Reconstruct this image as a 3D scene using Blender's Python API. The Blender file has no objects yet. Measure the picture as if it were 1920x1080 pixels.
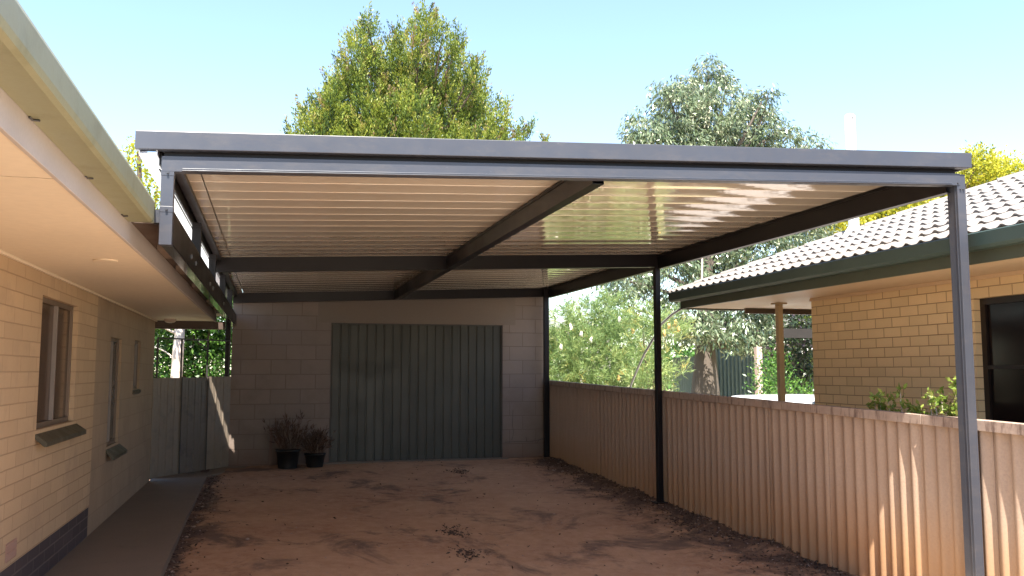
import bpy, math, random
import numpy as np
from mathutils import Vector, noise
R = math.radians
rng = np.random.default_rng(7)
random.seed(7)
scene = bpy.context.scene
col = scene.collection

# ------------------------------------------------------------------ camera
FPX = 1650.0
PITCH = math.atan(157 / FPX)
YAW = math.atan(452 / math.hypot(157, FPX))
cam_d = bpy.data.cameras.new('camera')
cam = bpy.data.objects.new('camera', cam_d); col.objects.link(cam)
cam_d.sensor_width = 36; cam_d.lens = 36 * FPX / 1920
cam_d.clip_start = 0.05; cam_d.clip_end = 3000
cam.rotation_euler = (math.pi / 2 + PITCH, 0, -YAW)
scene.camera = cam
_F = np.array([math.sin(YAW)*math.cos(PITCH), math.cos(YAW)*math.cos(PITCH), math.sin(PITCH)])
_R = np.array([math.cos(YAW), -math.sin(YAW), 0]); _U = np.cross(_R, _F)
def at(u, v, Y):
    """point at world depth Y seen in the photo at (u, v) - used to read sizes off the photo"""
    d = (u - 960) * _R - (v - 540) * _U + FPX * _F
    return Vector(d * (Y / d[1]))
def onz(u, v, z):
    d = (u - 960) * _R - (v - 540) * _U + FPX * _F
    return Vector(d * (z / d[2]))

def onx(u, v, X):
    d = (u - 960) * _R - (v - 540) * _U + FPX * _F
    return Vector(d * (X / d[0]))

# ------------------------------------------------------------------ light
SUN = Vector((-0.085, -0.45, 1.0)).normalized()
w = bpy.data.worlds.new('World'); scene.world = w; w.use_nodes = True
nt = w.node_tree; nt.nodes.clear()
sky = nt.nodes.new('ShaderNodeTexSky'); sky.sky_type = 'NISHITA'; sky.sun_disc = False
sky.sun_elevation = math.asin(SUN.z); sky.sun_rotation = math.atan2(SUN.x, SUN.y)
sky.air_density = 1.0; sky.dust_density = 0.3; sky.ozone_density = 0.7; sky.altitude = 50
bg = nt.nodes.new('ShaderNodeBackground'); bg.inputs[1].default_value = 0.10
wo = nt.nodes.new('ShaderNodeOutputWorld')
nt.links.new(sky.outputs[0], bg.inputs[0]); nt.links.new(bg.outputs[0], wo.inputs[0])
sd = bpy.data.lights.new('sun', 'SUN'); sd.energy = 5.0; sd.angle = R(0.53); sd.color = (1.0, 0.93, 0.82)
so = bpy.data.objects.new('sun', sd); col.objects.link(so)
so.rotation_euler = (-SUN).to_track_quat('-Z', 'Y').to_euler()
scene.view_settings.view_transform = 'Standard'; scene.view_settings.look = 'None'
scene.view_settings.exposure = 2.05; scene.view_settings.gamma = 1.0
scene.cycles.max_bounces = 8; scene.cycles.diffuse_bounces = 5; scene.cycles.glossy_bounces = 4
scene.cycles.transmission_bounces = 4; scene.cycles.transparent_max_bounces = 6

# ------------------------------------------------------------------ materials
class NT:
    def __init__(s, name):
        s.m = bpy.data.materials.new(name); s.m.use_nodes = True
        s.t = s.m.node_tree; s.p = s.t.nodes['Principled BSDF']; s.out = s.t.nodes['Material Output']
        s.pos = s.n('ShaderNodeNewGeometry').outputs['Position']
    def n(s, typ, **kw):
        nd = s.t.nodes.new(typ)
        for k, v in kw.items():
            if k in nd.inputs: nd.inputs[k].default_value = v
            else: setattr(nd, k, v)
        return nd
    def l(s, a, b): s.t.links.new(a, b)
    def noise(s, scale, detail=4, rough=0.55, vec=None, dist=0.0):
        nd = s.n('ShaderNodeTexNoise'); nd.inputs['Scale'].default_value = scale
        nd.inputs['Detail'].default_value = detail; nd.inputs['Roughness'].default_value = rough
        nd.inputs['Distortion'].default_value = dist
        s.l(vec if vec is not None else s.pos, nd.inputs['Vector']); return nd.outputs['Fac']
    def scaled(s, x, y, z):
        m = s.n('ShaderNodeVectorMath', operation='MULTIPLY'); m.inputs[1].default_value = (x, y, z)
        s.l(s.pos, m.inputs[0]); return m.outputs[0]
    def ramp(s, fac, stops, interp='LINEAR'):
        r = s.n('ShaderNodeValToRGB'); e = r.color_ramp.elements; r.color_ramp.interpolation = interp
        while len(e) < len(stops): e.new(0.5)
        for el, (p, c) in zip(e, stops):
            el.position = p; el.color = (c[0], c[1], c[2], 1) if hasattr(c, '__len__') else (c, c, c, 1)
        s.l(fac, r.inputs[0]); return r.outputs[0]
    def mix(s, fac, a, b, mode='MIX'):
        m = s.n('ShaderNodeMix', data_type='RGBA', blend_type=mode)
        if isinstance(fac, (int, float)): m.inputs[0].default_value = fac
        else: s.l(fac, m.inputs[0])
        for i, v in ((6, a), (7, b)):
            if isinstance(v, tuple): m.inputs[i].default_value = (v[0], v[1], v[2], 1)
            else: s.l(v, m.inputs[i])
        return m.outputs[2]
    def math(s, op, a, b=0.0, c=0.0, clamp=False):
        m = s.n('ShaderNodeMath', operation=op); m.use_clamp = clamp
        for i, v in enumerate((a, b, c)):
            if isinstance(v, (int, float)): m.inputs[i].default_value = v
            else: s.l(v, m.inputs[i])
        return m.outputs[0]
    def sep(s):
        x = s.n('ShaderNodeSeparateXYZ'); s.l(s.pos, x.inputs[0]); return x.outputs
    def comb(s, x, y, z=0.0):
        c = s.n('ShaderNodeCombineXYZ')
        for i, v in enumerate((x, y, z)):
            if isinstance(v, (int, float)): c.inputs[i].default_value = v
            else: s.l(v, c.inputs[i])
        return c.outputs[0]
    def bump(s, h, strength=0.3, dist=0.01, prev=None):
        b = s.n('ShaderNodeBump'); b.inputs['Strength'].default_value = strength; b.inputs['Distance'].default_value = dist
        s.l(h, b.inputs['Height'])
        if prev is not None: s.l(prev, b.inputs['Normal'])
        return b.outputs[0]
    def done(s, color, rough=0.6, normal=None, metallic=0.0, spec=None, coat=0.0):
        if isinstance(color, tuple): s.p.inputs['Base Color'].default_value = (*color, 1)
        else: s.l(color, s.p.inputs['Base Color'])
        if isinstance(rough, (int, float)): s.p.inputs['Roughness'].default_value = rough
        else: s.l(rough, s.p.inputs['Roughness'])
        s.p.inputs['Metallic'].default_value = metallic
        if spec is not None: s.p.inputs['Specular IOR Level'].default_value = spec
        if coat: s.p.inputs['Coat Weight'].default_value = coat; s.p.inputs['Coat Roughness'].default_value = 0.05
        if normal is not None: s.l(normal, s.p.inputs['Normal'])
        return s.m

def sc3(c, k): return tuple(min(1, x * k) for x in c)

def painted(name, c, rough=0.4, var=0.12, scale=3.0, bump=0.0, metallic=0.0, coat=0.0, dirt=None):
    t = NT(name)
    f = t.noise(scale, 5)
    g = t.noise(scale * 14, 3)
    cc = t.mix(f, sc3(c, 1 - var), sc3(c, 1 + var))
    cc = t.mix(t.ramp(g, [(0.35, 0), (0.75, 0.35)]), cc, sc3(c, 0.82))
    if dirt: cc = t.mix(t.ramp(t.noise(6, 6, 0.65), [(0.52, 0), (0.72, 0.7)]), cc, dirt)
    rr = t.ramp(f, [(0.3, rough * 0.85), (0.7, min(1, rough * 1.2))])
    return t.done(cc, rr, t.bump(g, bump, 0.004) if bump else None, metallic, coat=coat)

def blocks(name, c, mortar, bw, bh, axis, off=(0, 0), joint=0.008, bump=0.5, var=0.18, rough=0.85, msmooth=0.25, stain=None, offset=0.5, splash=False):
    """coursed masonry in world metres; axis 'x' = wall lies in a plane of constant x"""
    t = NT(name); sx = t.sep()
    u = sx[1] if axis == 'x' else sx[0]
    wob = t.noise(5, 3)
    u = t.math('ADD', u, off[0]); v = t.math('ADD', sx[2], off[1])
    v = t.math('ADD', v, t.math('MULTIPLY', t.math('SUBTRACT', wob, 0.5), 0.006))
    b = t.n('ShaderNodeTexBrick'); b.offset = offset; b.squash = 1.0
    t.l(t.comb(u, v), b.inputs['Vector'])
    b.inputs['Scale'].default_value = 1.0; b.inputs['Mortar Size'].default_value = joint
    b.inputs['Mortar Smooth'].default_value = msmooth; b.inputs['Bias'].default_value = 0.0
    b.inputs['Brick Width'].default_value = bw; b.inputs['Row Height'].default_value = bh
    b.inputs['Color1'].default_value = (*sc3(c, 1 - var), 1); b.inputs['Color2'].default_value = (*sc3(c, 1 + var), 1)
    b.inputs['Mortar'].default_value = (*mortar, 1)
    f = t.noise(2.2, 6, 0.6)
    cc = t.mix(t.ramp(f, [(0.3, 0.0), (0.75, 0.55)]), b.outputs['Color'], sc3(c, 0.8))
    g = t.noise(55, 4, 0.7)
    cc = t.mix(t.math('MULTIPLY', g, 0.30), cc, sc3(c, 0.6))
    if stain:
        k = t.ramp(t.noise(1.6, 6, 0.7), [(0.50, 0), (0.68, 0.6)])
        cc = t.mix(k, cc, stain)
    if splash:
        lo = t.math('SUBTRACT', t.math('MULTIPLY', t.math('SUBTRACT', -0.95, sx[2]), 2.2, clamp=True), t.math('MULTIPLY', t.noise(3.5, 6, 0.7), 0.5))
        cc = t.mix(t.math('MULTIPLY', lo, 0.8, clamp=True), cc, (0.13, 0.065, 0.04))
    h = t.math('SUBTRACT', t.math('MULTIPLY', g, 0.35), t.math('MULTIPLY', b.outputs['Fac'], 1.0))
    return t.done(cc, rough, t.bump(h, bump, 0.006))

def leafmat(name, stops, rough=0.45, trans=0.35, spec=0.4):
    t = NT(name)
    a = t.n('ShaderNodeAttribute'); a.attribute_name = 'var'
    c = t.ramp(a.outputs['Fac'], stops)
    t.done(c, rough, spec=spec)
    tr = t.n('ShaderNodeBsdfTranslucent'); t.l(c, tr.inputs[0])
    mx = t.n('ShaderNodeMixShader'); mx.inputs[0].default_value = trans
    t.l(t.p.outputs[0], mx.inputs[1]); t.l(tr.outputs[0], mx.inputs[2]); t.l(mx.outputs[0], t.out.inputs[0])
    return t.m

M = {}
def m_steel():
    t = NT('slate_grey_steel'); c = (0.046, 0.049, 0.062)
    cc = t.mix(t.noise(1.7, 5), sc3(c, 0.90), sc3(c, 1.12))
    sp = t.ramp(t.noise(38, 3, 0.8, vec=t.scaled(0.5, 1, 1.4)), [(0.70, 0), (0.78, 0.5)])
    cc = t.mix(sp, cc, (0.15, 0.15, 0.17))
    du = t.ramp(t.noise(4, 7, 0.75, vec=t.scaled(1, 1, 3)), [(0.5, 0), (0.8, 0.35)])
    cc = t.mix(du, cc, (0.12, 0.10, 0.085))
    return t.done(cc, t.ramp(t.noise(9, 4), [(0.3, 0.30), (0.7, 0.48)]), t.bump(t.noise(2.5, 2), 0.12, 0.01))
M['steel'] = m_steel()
M['steel_shaded'] = painted('slate_grey_steel_shaded', (0.009, 0.007, 0.008), 0.34, 0.08, 2.0)  # shaded copy of the steel; the shade under the roof is in its colour
M['steel_shaded'].node_tree.nodes['Principled BSDF'].inputs['Specular IOR Level'].default_value = 0.22
M['underbeam'] = painted('glossy_beam_underside', (0.04, 0.036, 0.036), 0.08, 0.2, 9.0)
M['mullion'] = painted('pale_mullion', (0.24, 0.21, 0.19), 0.5)
M['screw'] = painted('screw_metal', (0.05, 0.05, 0.055), 0.3)
M['cream_gloss'] = painted('cream_ceiling_sheet', (0.63, 0.54, 0.435), 0.055, 0.03, 1.2, coat=0.55)
M['gutter_green'] = painted('weathered_cream_gutter', (0.265, 0.265, 0.165), 0.45, 0.12, 5, 0.1, dirt=(0.19, 0.185, 0.10))
M['fascia'] = painted('pale_fascia', (0.46, 0.415, 0.385), 0.6, 0.1, 5, 0.2)
M['soffit'] = painted('cream_soffit', (0.76, 0.655, 0.50), 0.6, 0.04, 1.5)
M['brown_trim'] = painted('brown_trim', (0.085, 0.058, 0.045), 0.6, 0.2, 6, 0.2)
M['tan_trim'] = painted('tan_board', (0.22, 0.17, 0.135), 0.6, 0.15, 6, 0.2)
M['roof_pale'] = painted('pale_metal_roof', (0.62, 0.62, 0.60), 0.45)
M['white_gutter'] = painted('pale_grey_gutter_metal', (0.62, 0.64, 0.70), 0.12, 0.05)
M['frame_alu'] = painted('window_frame_paint', (0.17, 0.125, 0.09), 0.45, 0.1, 8)
M['pane_brown'] = painted('curtained_pane', (0.085, 0.052, 0.032), 0.15, 0.12, 4)
M['pane_grey'] = painted('frosted_pane', (0.075, 0.068, 0.062), 0.25, 0.1, 4)
M['sill'] = painted('olive_sill_paint', (0.075, 0.068, 0.045), 0.5, 0.15, 8, 0.2, dirt=(0.10, 0.085, 0.06))
M['vent'] = painted('terracotta_vent', (0.40, 0.25, 0.19), 0.8, 0.1, 20, 0.3)
M['house_wall'] = blocks('cream_block_wall', (0.54, 0.395, 0.25), (0.35, 0.25, 0.155), 0.382, 0.0965, 'x', off=(0.05, -0.675 + 0.0965 * 40), joint=0.0042, bump=0.7, var=0.08, stain=(0.36, 0.265, 0.185))
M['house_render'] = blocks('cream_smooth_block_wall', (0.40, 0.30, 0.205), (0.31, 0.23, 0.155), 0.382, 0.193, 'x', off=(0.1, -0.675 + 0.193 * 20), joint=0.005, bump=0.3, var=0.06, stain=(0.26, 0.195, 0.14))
M['plinth'] = blocks('dark_plinth_brick', (0.075, 0.058, 0.063), (0.17, 0.14, 0.13), 0.30, 0.089, 'x', off=(0.1, 1.155 + 0.089 * 10), joint=0.007, bump=0.6, var=0.18)
M['garage_wall'] = blocks('painted_garage_block', (0.235, 0.185, 0.155), (0.14, 0.105, 0.085), 0.44, 0.2235, 'y', off=(0.22, 1.38), joint=0.006, bump=0.6, var=0.07, stain=(0.165, 0.125, 0.10), splash=True)
M['lintel'] = painted('rendered_lintel', (0.19, 0.15, 0.122), 0.85, 0.1, 4, 0.3)
M['rail_door'] = painted('green_grey_door', (0.036, 0.036, 0.027), 0.5, 0.08, 3)
M['door_frame'] = painted('dark_door_frame', (0.06, 0.055, 0.05), 0.6)
M['gate_metal'] = painted('weathered_zinc_sheet', (0.22, 0.18, 0.14), 0.5, 0.12, 3, dirt=(0.14, 0.12, 0.10))
M['gate_darker'] = painted('darker_zinc_sheet', (0.14, 0.12, 0.10), 0.5, 0.2, 3, dirt=(0.07, 0.065, 0.065))  # darker copy of the zinc sheet for the middle panel
M['black_iron'] = painted('black_iron', (0.03, 0.028, 0.028), 0.5)
M['brick_tan'] = blocks('tan_face_brick', (0.74, 0.53, 0.285), (0.20, 0.105, 0.05), 0.2245, 0.0885, 'x', off=(0.13, -0.75 + 0.0885 * 40), joint=0.0042, bump=0.55, var=0.10, msmooth=0.1)
M['brick_tan_end'] = blocks('tan_face_brick_end', (0.74, 0.53, 0.285), (0.20, 0.105, 0.05), 0.2245, 0.0885, 'y', off=(0.02, -0.75 + 0.0885 * 40), joint=0.0042, bump=0.55, var=0.10, msmooth=0.1)
M['green_gutter'] = painted('dark_green_gutter', (0.045, 0.068, 0.058), 0.35, 0.06)
M['green_fascia'] = painted('olive_green_fascia', (0.06, 0.066, 0.042), 0.5, 0.06)
M['soffit_tan'] = painted('tan_soffit', (0.62, 0.45, 0.28), 0.6, 0.04)
M['post_tan'] = painted('tan_verandah_post', (0.38, 0.27, 0.15), 0.5, 0.06)
M['glass_dark'] = painted('dark_window_glass', (0.012, 0.007, 0.006), 0.12, 0.1); M['glass_dark'].node_tree.nodes['Principled BSDF'].inputs['Specular IOR Level'].default_value = 0.12
M['window_brown'] = painted('brown_window_frame', (0.014, 0.008, 0.006), 0.4)
M['pipe_white'] = painted('white_pipe', (0.80, 0.80, 0.78), 0.4, 0.03)
M['pot'] = painted('black_plastic_pot', (0.010, 0.010, 0.010), 0.6)
M['soil'] = painted('potting_soil', (0.06, 0.04, 0.03), 0.9, 0.3, 30, 0.5)
M['shaded_timber'] = painted('tree_shaded_timber', (0.018, 0.014, 0.012), 0.9)  # tree shade over the pergola beam is put into this near-black colour
M['bark_grey'] = painted('grey_bark', (0.10, 0.08, 0.065), 0.9, 0.25, 8, 0.8)
M['bark_brown'] = painted('brown_bark', (0.13, 0.09, 0.065), 0.9, 0.25, 8, 0.8)
M['bark_pale'] = painted('pale_peeling_bark', (0.62, 0.52, 0.44), 0.8, 0.2, 10, 0.6, dirt=(0.28, 0.18, 0.13))
M['iron_green'] = painted('green_corrugated_iron', (0.16, 0.205, 0.185), 0.4, 0.15, 3)
M['car_white'] = painted('white_car_paint', (0.78, 0.79, 0.80), 0.15, 0.02, coat=0.6)
M['car_glass'] = painted('car_glass', (0.02, 0.03, 0.04), 0.05)
M['tyre'] = painted('tyre_rubber', (0.02, 0.02, 0.02), 0.8)
M['lamp_red'] = painted('car_lamp_lens', (0.45, 0.42, 0.40), 0.1)
M['chrome'] = painted('wheel_rim', (0.5, 0.5, 0.5), 0.25, metallic=0.9)
M['hose'] = painted('grey_hose', (0.33, 0.35, 0.36), 0.4)
M['timber'] = painted('weathered_timber', (0.20, 0.13, 0.10), 0.85, 0.2, 12, 0.5)
M['pink_post'] = painted('faded_pink_paint', (0.62, 0.46, 0.40), 0.6, 0.1, 8)
M['pebble'] = painted('pebble_stone', (0.34, 0.25, 0.20), 0.85, 0.4, 30)
M['lightglass'] = painted('opal_light_cover', (0.62, 0.50, 0.42), 0.3)
M['shed_roof'] = painted('faded_red_roof', (0.45, 0.30, 0.27), 0.6)
M['far_wall'] = painted('far_wall_render', (0.55, 0.50, 0.45), 0.8)

def m_ground():
    t = NT('red_dirt'); s = t.sep()
    a = t.noise(0.9, 6, 0.6); b = t.noise(9, 6, 0.68); g = t.noise(70, 4, 0.7)
    c = t.mix(t.ramp(a, [(0.3, 0), (0.72, 1)]), (0.32, 0.162, 0.088), (0.46, 0.275, 0.155))
    c = t.mix(t.ramp(b, [(0.40, 0), (0.72, 0.65)]), c, (0.52, 0.33, 0.21))
    # dark organic staining: along the fence, along the path edge, a few damp patches
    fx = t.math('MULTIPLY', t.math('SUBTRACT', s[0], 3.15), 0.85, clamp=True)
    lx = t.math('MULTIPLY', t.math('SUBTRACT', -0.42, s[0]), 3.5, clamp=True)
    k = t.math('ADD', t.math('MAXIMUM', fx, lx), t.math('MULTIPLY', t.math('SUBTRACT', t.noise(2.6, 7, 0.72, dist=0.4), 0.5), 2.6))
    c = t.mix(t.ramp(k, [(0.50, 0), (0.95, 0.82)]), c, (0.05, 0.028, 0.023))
    pz = t.noise(1.25, 6, 0.7, vec=t.scaled(1.0, 0.8, 1), dist=0.5)
    c = t.mix(t.ramp(pz, [(0.52, 0), (0.64, 0.75)]), c, (0.07, 0.042, 0.034))
    sm = t.noise(16, 5, 0.75, dist=0.8)
    c = t.mix(t.math('MULTIPLY', t.ramp(sm, [(0.58, 0), (0.68, 1)]), t.ramp(a, [(0.35, 0.75), (0.6, 0.1)])), c, (0.11, 0.06, 0.045))
    c = t.mix(t.ramp(g, [(0.62, 0), (0.74, 0.7)]), c, (0.08, 0.05, 0.04))
    h = t.math('ADD', t.math('MULTIPLY', b, 1.0), t.math('MULTIPLY', g, 0.45))
    return t.done(c, 0.92, t.bump(h, 0.7, 0.02))
M['ground'] = m_ground()
def m_far():
    t = NT('dry_garden_ground')
    c = t.mix(t.ramp(t.noise(0.8, 6, 0.6), [(0.35, 0), (0.65, 1)]), (0.42, 0.33, 0.22), (0.20, 0.21, 0.09))
    return t.done(c, 0.9, t.bump(t.noise(20, 5), 0.5, 0.02))
M['yard'] = m_far()
def m_conc(name, c):
    t = NT(name)
    a = t.noise(1.8, 6, 0.6); g = t.noise(90, 3, 0.6)
    cc = t.mix(a, sc3(c, 0.78), sc3(c, 1.15)); cc = t.mix(t.ramp(g, [(0.4, 0), (0.8, 0.5)]), cc, sc3(c, 0.6))
    cc = t.mix(t.ramp(t.noise(5, 6, 0.7), [(0.6, 0), (0.75, 0.5)]), cc, sc3(c, 0.55))
    return t.done(cc, 0.85, t.bump(g, 0.35, 0.004))
M['path'] = m_conc('concrete_path', (0.195, 0.15, 0.115))
M['bounce_slab'] = m_conc('bounce_slab_concrete', (0.54, 0.47, 0.39))  # pale colour of the added, unseen bounce slab
M['drive'] = m_conc('pale_concrete_drive', (0.62, 0.56, 0.48))
def m_fence():
    t = NT('fibre_cement_fence'); s = t.sep()
    v = t.scaled(3, 3, 0.7)
    a = t.noise(2.0, 6, 0.6, vec=v); g = t.noise(60, 4, 0.7)
    c = t.mix(a, (0.29, 0.198, 0.138), (0.41, 0.30, 0.22))
    c = t.mix(t.ramp(g, [(0.38, 0), (0.72, 0.5)]), c, (0.23, 0.16, 0.125))
    # orange-brown towards the ground, uneven darker streaks towards the cap
    low = t.math('SUBTRACT', t.math('MULTIPLY', t.math('SUBTRACT', -0.78, s[2]), 1.7, clamp=True), t.math('MULTIPLY', t.noise(3, 5), 0.35))
    c = t.mix(t.math('MULTIPLY', low, 0.85, clamp=True), c, (0.36, 0.19, 0.08))
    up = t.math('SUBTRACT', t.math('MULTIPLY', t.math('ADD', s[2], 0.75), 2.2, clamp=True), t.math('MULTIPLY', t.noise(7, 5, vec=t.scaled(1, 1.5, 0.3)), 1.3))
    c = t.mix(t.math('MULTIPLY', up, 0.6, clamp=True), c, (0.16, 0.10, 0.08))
    return t.done(c, 0.85, t.bump(g, 0.3, 0.004))
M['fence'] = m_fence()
def m_cap():
    t = NT('lichen_stained_cap')
    c = t.mix(t.noise(9, 6, 0.7), (0.24, 0.165, 0.125), (0.42, 0.33, 0.27))
    c = t.mix(t.ramp(t.noise(16, 6, 0.7, vec=t.scaled(1, 1, 0.25)), [(0.50, 0), (0.66, 0.85)]), c, (0.10, 0.06, 0.045))
    return t.done(c, 0.85, t.bump(t.noise(40, 4), 0.4, 0.004))
M['cap'] = m_cap()
def m_tile():
    t = NT('weathered_concrete_tile')
    c = t.mix(t.noise(12, 6, 0.7), (0.14, 0.125, 0.115), (0.25, 0.23, 0.215))
    c = t.mix(t.ramp(t.noise(3.5, 6, 0.7), [(0.5, 0), (0.72, 0.6)]), c, (0.13, 0.105, 0.09))
    c = t.mix(t.ramp(t.noise(60, 4, 0.7), [(0.55, 0), (0.75, 0.6)]), c, (0.09, 0.075, 0.07))
    return t.done(c, 0.85, t.bump(t.noise(60, 4), 0.4, 0.004))
M['tile'] = m_tile()

G = lambda *s: list(s)
M['leaf_cypress'] = leafmat('cypress_foliage', [(0, (0.03, 0.06, 0.02)), (0.3, (0.12, 0.18, 0.03)), (0.62, (0.25, 0.30, 0.04)), (0.82, (0.33, 0.32, 0.06)), (1, (0.25, 0.17, 0.10))], 0.5, 0.35)
M['leaf_kurra'] = leafmat('kurrajong_leaves', [(0, (0.05, 0.085, 0.04)), (0.5, (0.16, 0.21, 0.11)), (0.8, (0.32, 0.37, 0.23)), (1, (0.50, 0.50, 0.36))], 0.20, 0.28, 1.0)  # palest stops put the white sun glints into the leaf colour
M['leaf_grev'] = leafmat('grevillea_needles', [(0, (0.07, 0.13, 0.05)), (0.5, (0.20, 0.29, 0.10)), (0.85, (0.34, 0.41, 0.15)), (1, (0.45, 0.38, 0.12))], 0.45, 0.4)
M['leaf_yellow'] = leafmat('yellow_green_leaves', [(0, (0.16, 0.20, 0.02)), (0.5, (0.40, 0.40, 0.03)), (1, (0.60, 0.52, 0.06))], 0.5, 0.45)
M['leaf_green'] = leafmat('fresh_green_leaves', [(0, (0.025, 0.07, 0.015)), (0.5, (0.07, 0.17, 0.03)), (1, (0.18, 0.32, 0.06))], 0.35, 0.4)
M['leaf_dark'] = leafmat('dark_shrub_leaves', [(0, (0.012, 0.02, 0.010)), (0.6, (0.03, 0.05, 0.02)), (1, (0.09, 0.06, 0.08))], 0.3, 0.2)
M['leaf_lime'] = leafmat('lime_shrub_leaves', [(0, (0.10, 0.17, 0.03)), (0.6, (0.22, 0.32, 0.06)), (1, (0.42, 0.45, 0.12))], 0.4, 0.45)
M['leaf_dry'] = leafmat('dry_stems', [(0, (0.05, 0.025, 0.018)), (0.6, (0.12, 0.07, 0.045)), (1, (0.27, 0.20, 0.15))], 0.7, 0.2)
M['leaf_litter'] = leafmat('fallen_leaf_litter', [(0, (0.05, 0.03, 0.022)), (0.7, (0.13, 0.08, 0.055)), (1, (0.34, 0.25, 0.18))], 0.8, 0.1)
M['petal'] = painted('cream_flower_petals', (0.72, 0.68, 0.55), 0.7, 0.1, 40)
M['petal_orange'] = painted('orange_flower_petals', (0.55, 0.38, 0.12), 0.7, 0.2, 40)

# ------------------------------------------------------------------ object helpers
WL = {}
def props(o, label=None, cat=None, group=None, kind=None):
    if label: o['label'] = label
    if cat: o['category'] = cat
    if group: o['group'] = group
    if kind: o['kind'] = kind
    return o
def thing(name, label, cat, loc=(0, 0, 0), group=None):
    o = bpy.data.objects.new(name, None); col.objects.link(o)
    o.empty_display_size = 0.2; o.location = loc; WL[o.name] = Vector(loc)
    return props(o, label, cat, group)
def link(name, me, mat, parent=None):
    o = bpy.data.objects.new(name, me); col.objects.link(o)
    if mat is not None:
        for m in (mat if isinstance(mat, (list, tuple)) else [mat]): me.materials.append(m)
    if parent is not None: o.parent = parent; WL[o.name] = WL[parent.name]
    else: WL[o.name] = Vector((0, 0, 0))
    return o
class MB:
    def __init__(s): s.v = []; s.f = []; s.mi = []; s.sm = []
    def add(s, vs, fs, mi=0, smooth=False):
        b = len(s.v); s.v += [tuple(v) for v in vs]
        for f in fs: s.f.append([b + i for i in f]); s.mi.append(mi); s.sm.append(smooth)
        return s
    def box(s, x0, x1, y0, y1, z0, z1, mi=0):
        vs = [(x, y, z) for z in (z0, z1) for y in (y0, y1) for x in (x0, x1)]
        return s.hexa(vs, mi)
    def hexa(s, vs, mi=0):
        return s.add(vs, [(0, 2, 3, 1), (4, 5, 7, 6), (0, 1, 5, 4), (2, 6, 7, 3), (0, 4, 6, 2), (1, 3, 7, 5)], mi)
    def zbox(s, x0, x1, y0, y1, zb, zt, mi=0):
        """box whose bottom / top follow functions of x"""
        vs = [(x, y, (zb if k == 0 else zt)(x)) for k in (0, 1) for y in (y0, y1) for x in (x0, x1)]
        return s.hexa(vs, mi)
    def beam(s, p0, p1, wd, ht, mi=0):
        p0, p1 = Vector(p0), Vector(p1); d = (p1 - p0).normalized()
        sd = d.cross(Vector((0, 0, 1)))
        if sd.length < 1e-3: sd = Vector((1, 0, 0))
        sd.normalize(); up = sd.cross(d)
        vs = [p + sd * a * wd / 2 + up * b * ht / 2 for b in (-1, 1) for p in (p0, p1) for a in (-1, 1)]
        return s.hexa(vs, mi)
    def tube(s, pts, rad, n=8, mi=0, cap=True):
        pts = [Vector(p) for p in pts]; rings = []
        prev = None
        for i, p in enumerate(pts):
            d = (pts[min(i + 1, len(pts) - 1)] - pts[max(i - 1, 0)]).normalized()
            a = d.cross(Vector((0, 0, 1))) if prev is None else prev - d * prev.dot(d)
            if a.length < 1e-3: a = Vector((1, 0, 0))
            a.normalize(); prev = a; b = d.cross(a)
            r = rad[i] if hasattr(rad, '__len__') else rad
            rings.append([p + (a * math.cos(t) + b * math.sin(t)) * r for t in [2 * math.pi * k / n for k in range(n)]])
        vs = [v for r in rings for v in r]
        fs = [(i * n + k, i * n + (k + 1) % n, (i + 1) * n + (k + 1) % n, (i + 1) * n + k) for i in range(len(pts) - 1) for k in range(n)]
        s.add(vs, fs, mi, True)
        if cap:
            s.add(rings[0], [tuple(range(n - 1, -1, -1))], mi); s.add(rings[-1], [tuple(range(n))], mi)
        return s
    def extrude(s, prof, axis, a0, a1, mi=0, smooth=False, closed=True):
        """profile (2D list) swept along axis 'x' or 'y'"""
        n = len(prof)
        mk = (lambda p, a: (a, p[0], p[1])) if axis == 'x' else (lambda p, a: (p[0], a, p[1]))
        vs = [mk(p, a0) for p in prof] + [mk(p, a1) for p in prof]
        k = n if closed else n - 1
        s.add(vs, [(i, (i + 1) % n, n + (i + 1) % n, n + i) for i in range(k)], mi, smooth)
        if closed: s.add(vs[:n], [tuple(range(n))], mi); s.add(vs[n:], [tuple(range(n - 1, -1, -1))], mi)
        return s
    def build(s, name, mat, parent=None, bevel=0.0):
        off = WL[parent.name] if parent is not None else Vector((0, 0, 0))
        me = bpy.data.meshes.new(name)
        me.from_pydata([(v[0] - off.x, v[1] - off.y, v[2] - off.z) for v in s.v], [], s.f)
        me.polygons.foreach_set('material_index', s.mi); me.polygons.foreach_set('use_smooth', s.sm)
        o = link(name, me, mat, parent)
        import bmesh
        bm = bmesh.new(); bm.from_mesh(me); bmesh.ops.recalc_face_normals(bm, faces=bm.faces); bm.to_mesh(me); bm.free()
        if bevel:
            b = o.modifiers.new('bevel', 'BEVEL'); b.width = bevel; b.segments = 2; b.limit_method = 'ANGLE'; b.angle_limit = R(50)
        return o
def box(name, mat, parent, x0, x1, y0, y1, z0, z1, bevel=0.0):
    return MB().box(x0, x1, y0, y1, z0, z1).build(name, mat, parent, bevel)

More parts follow.
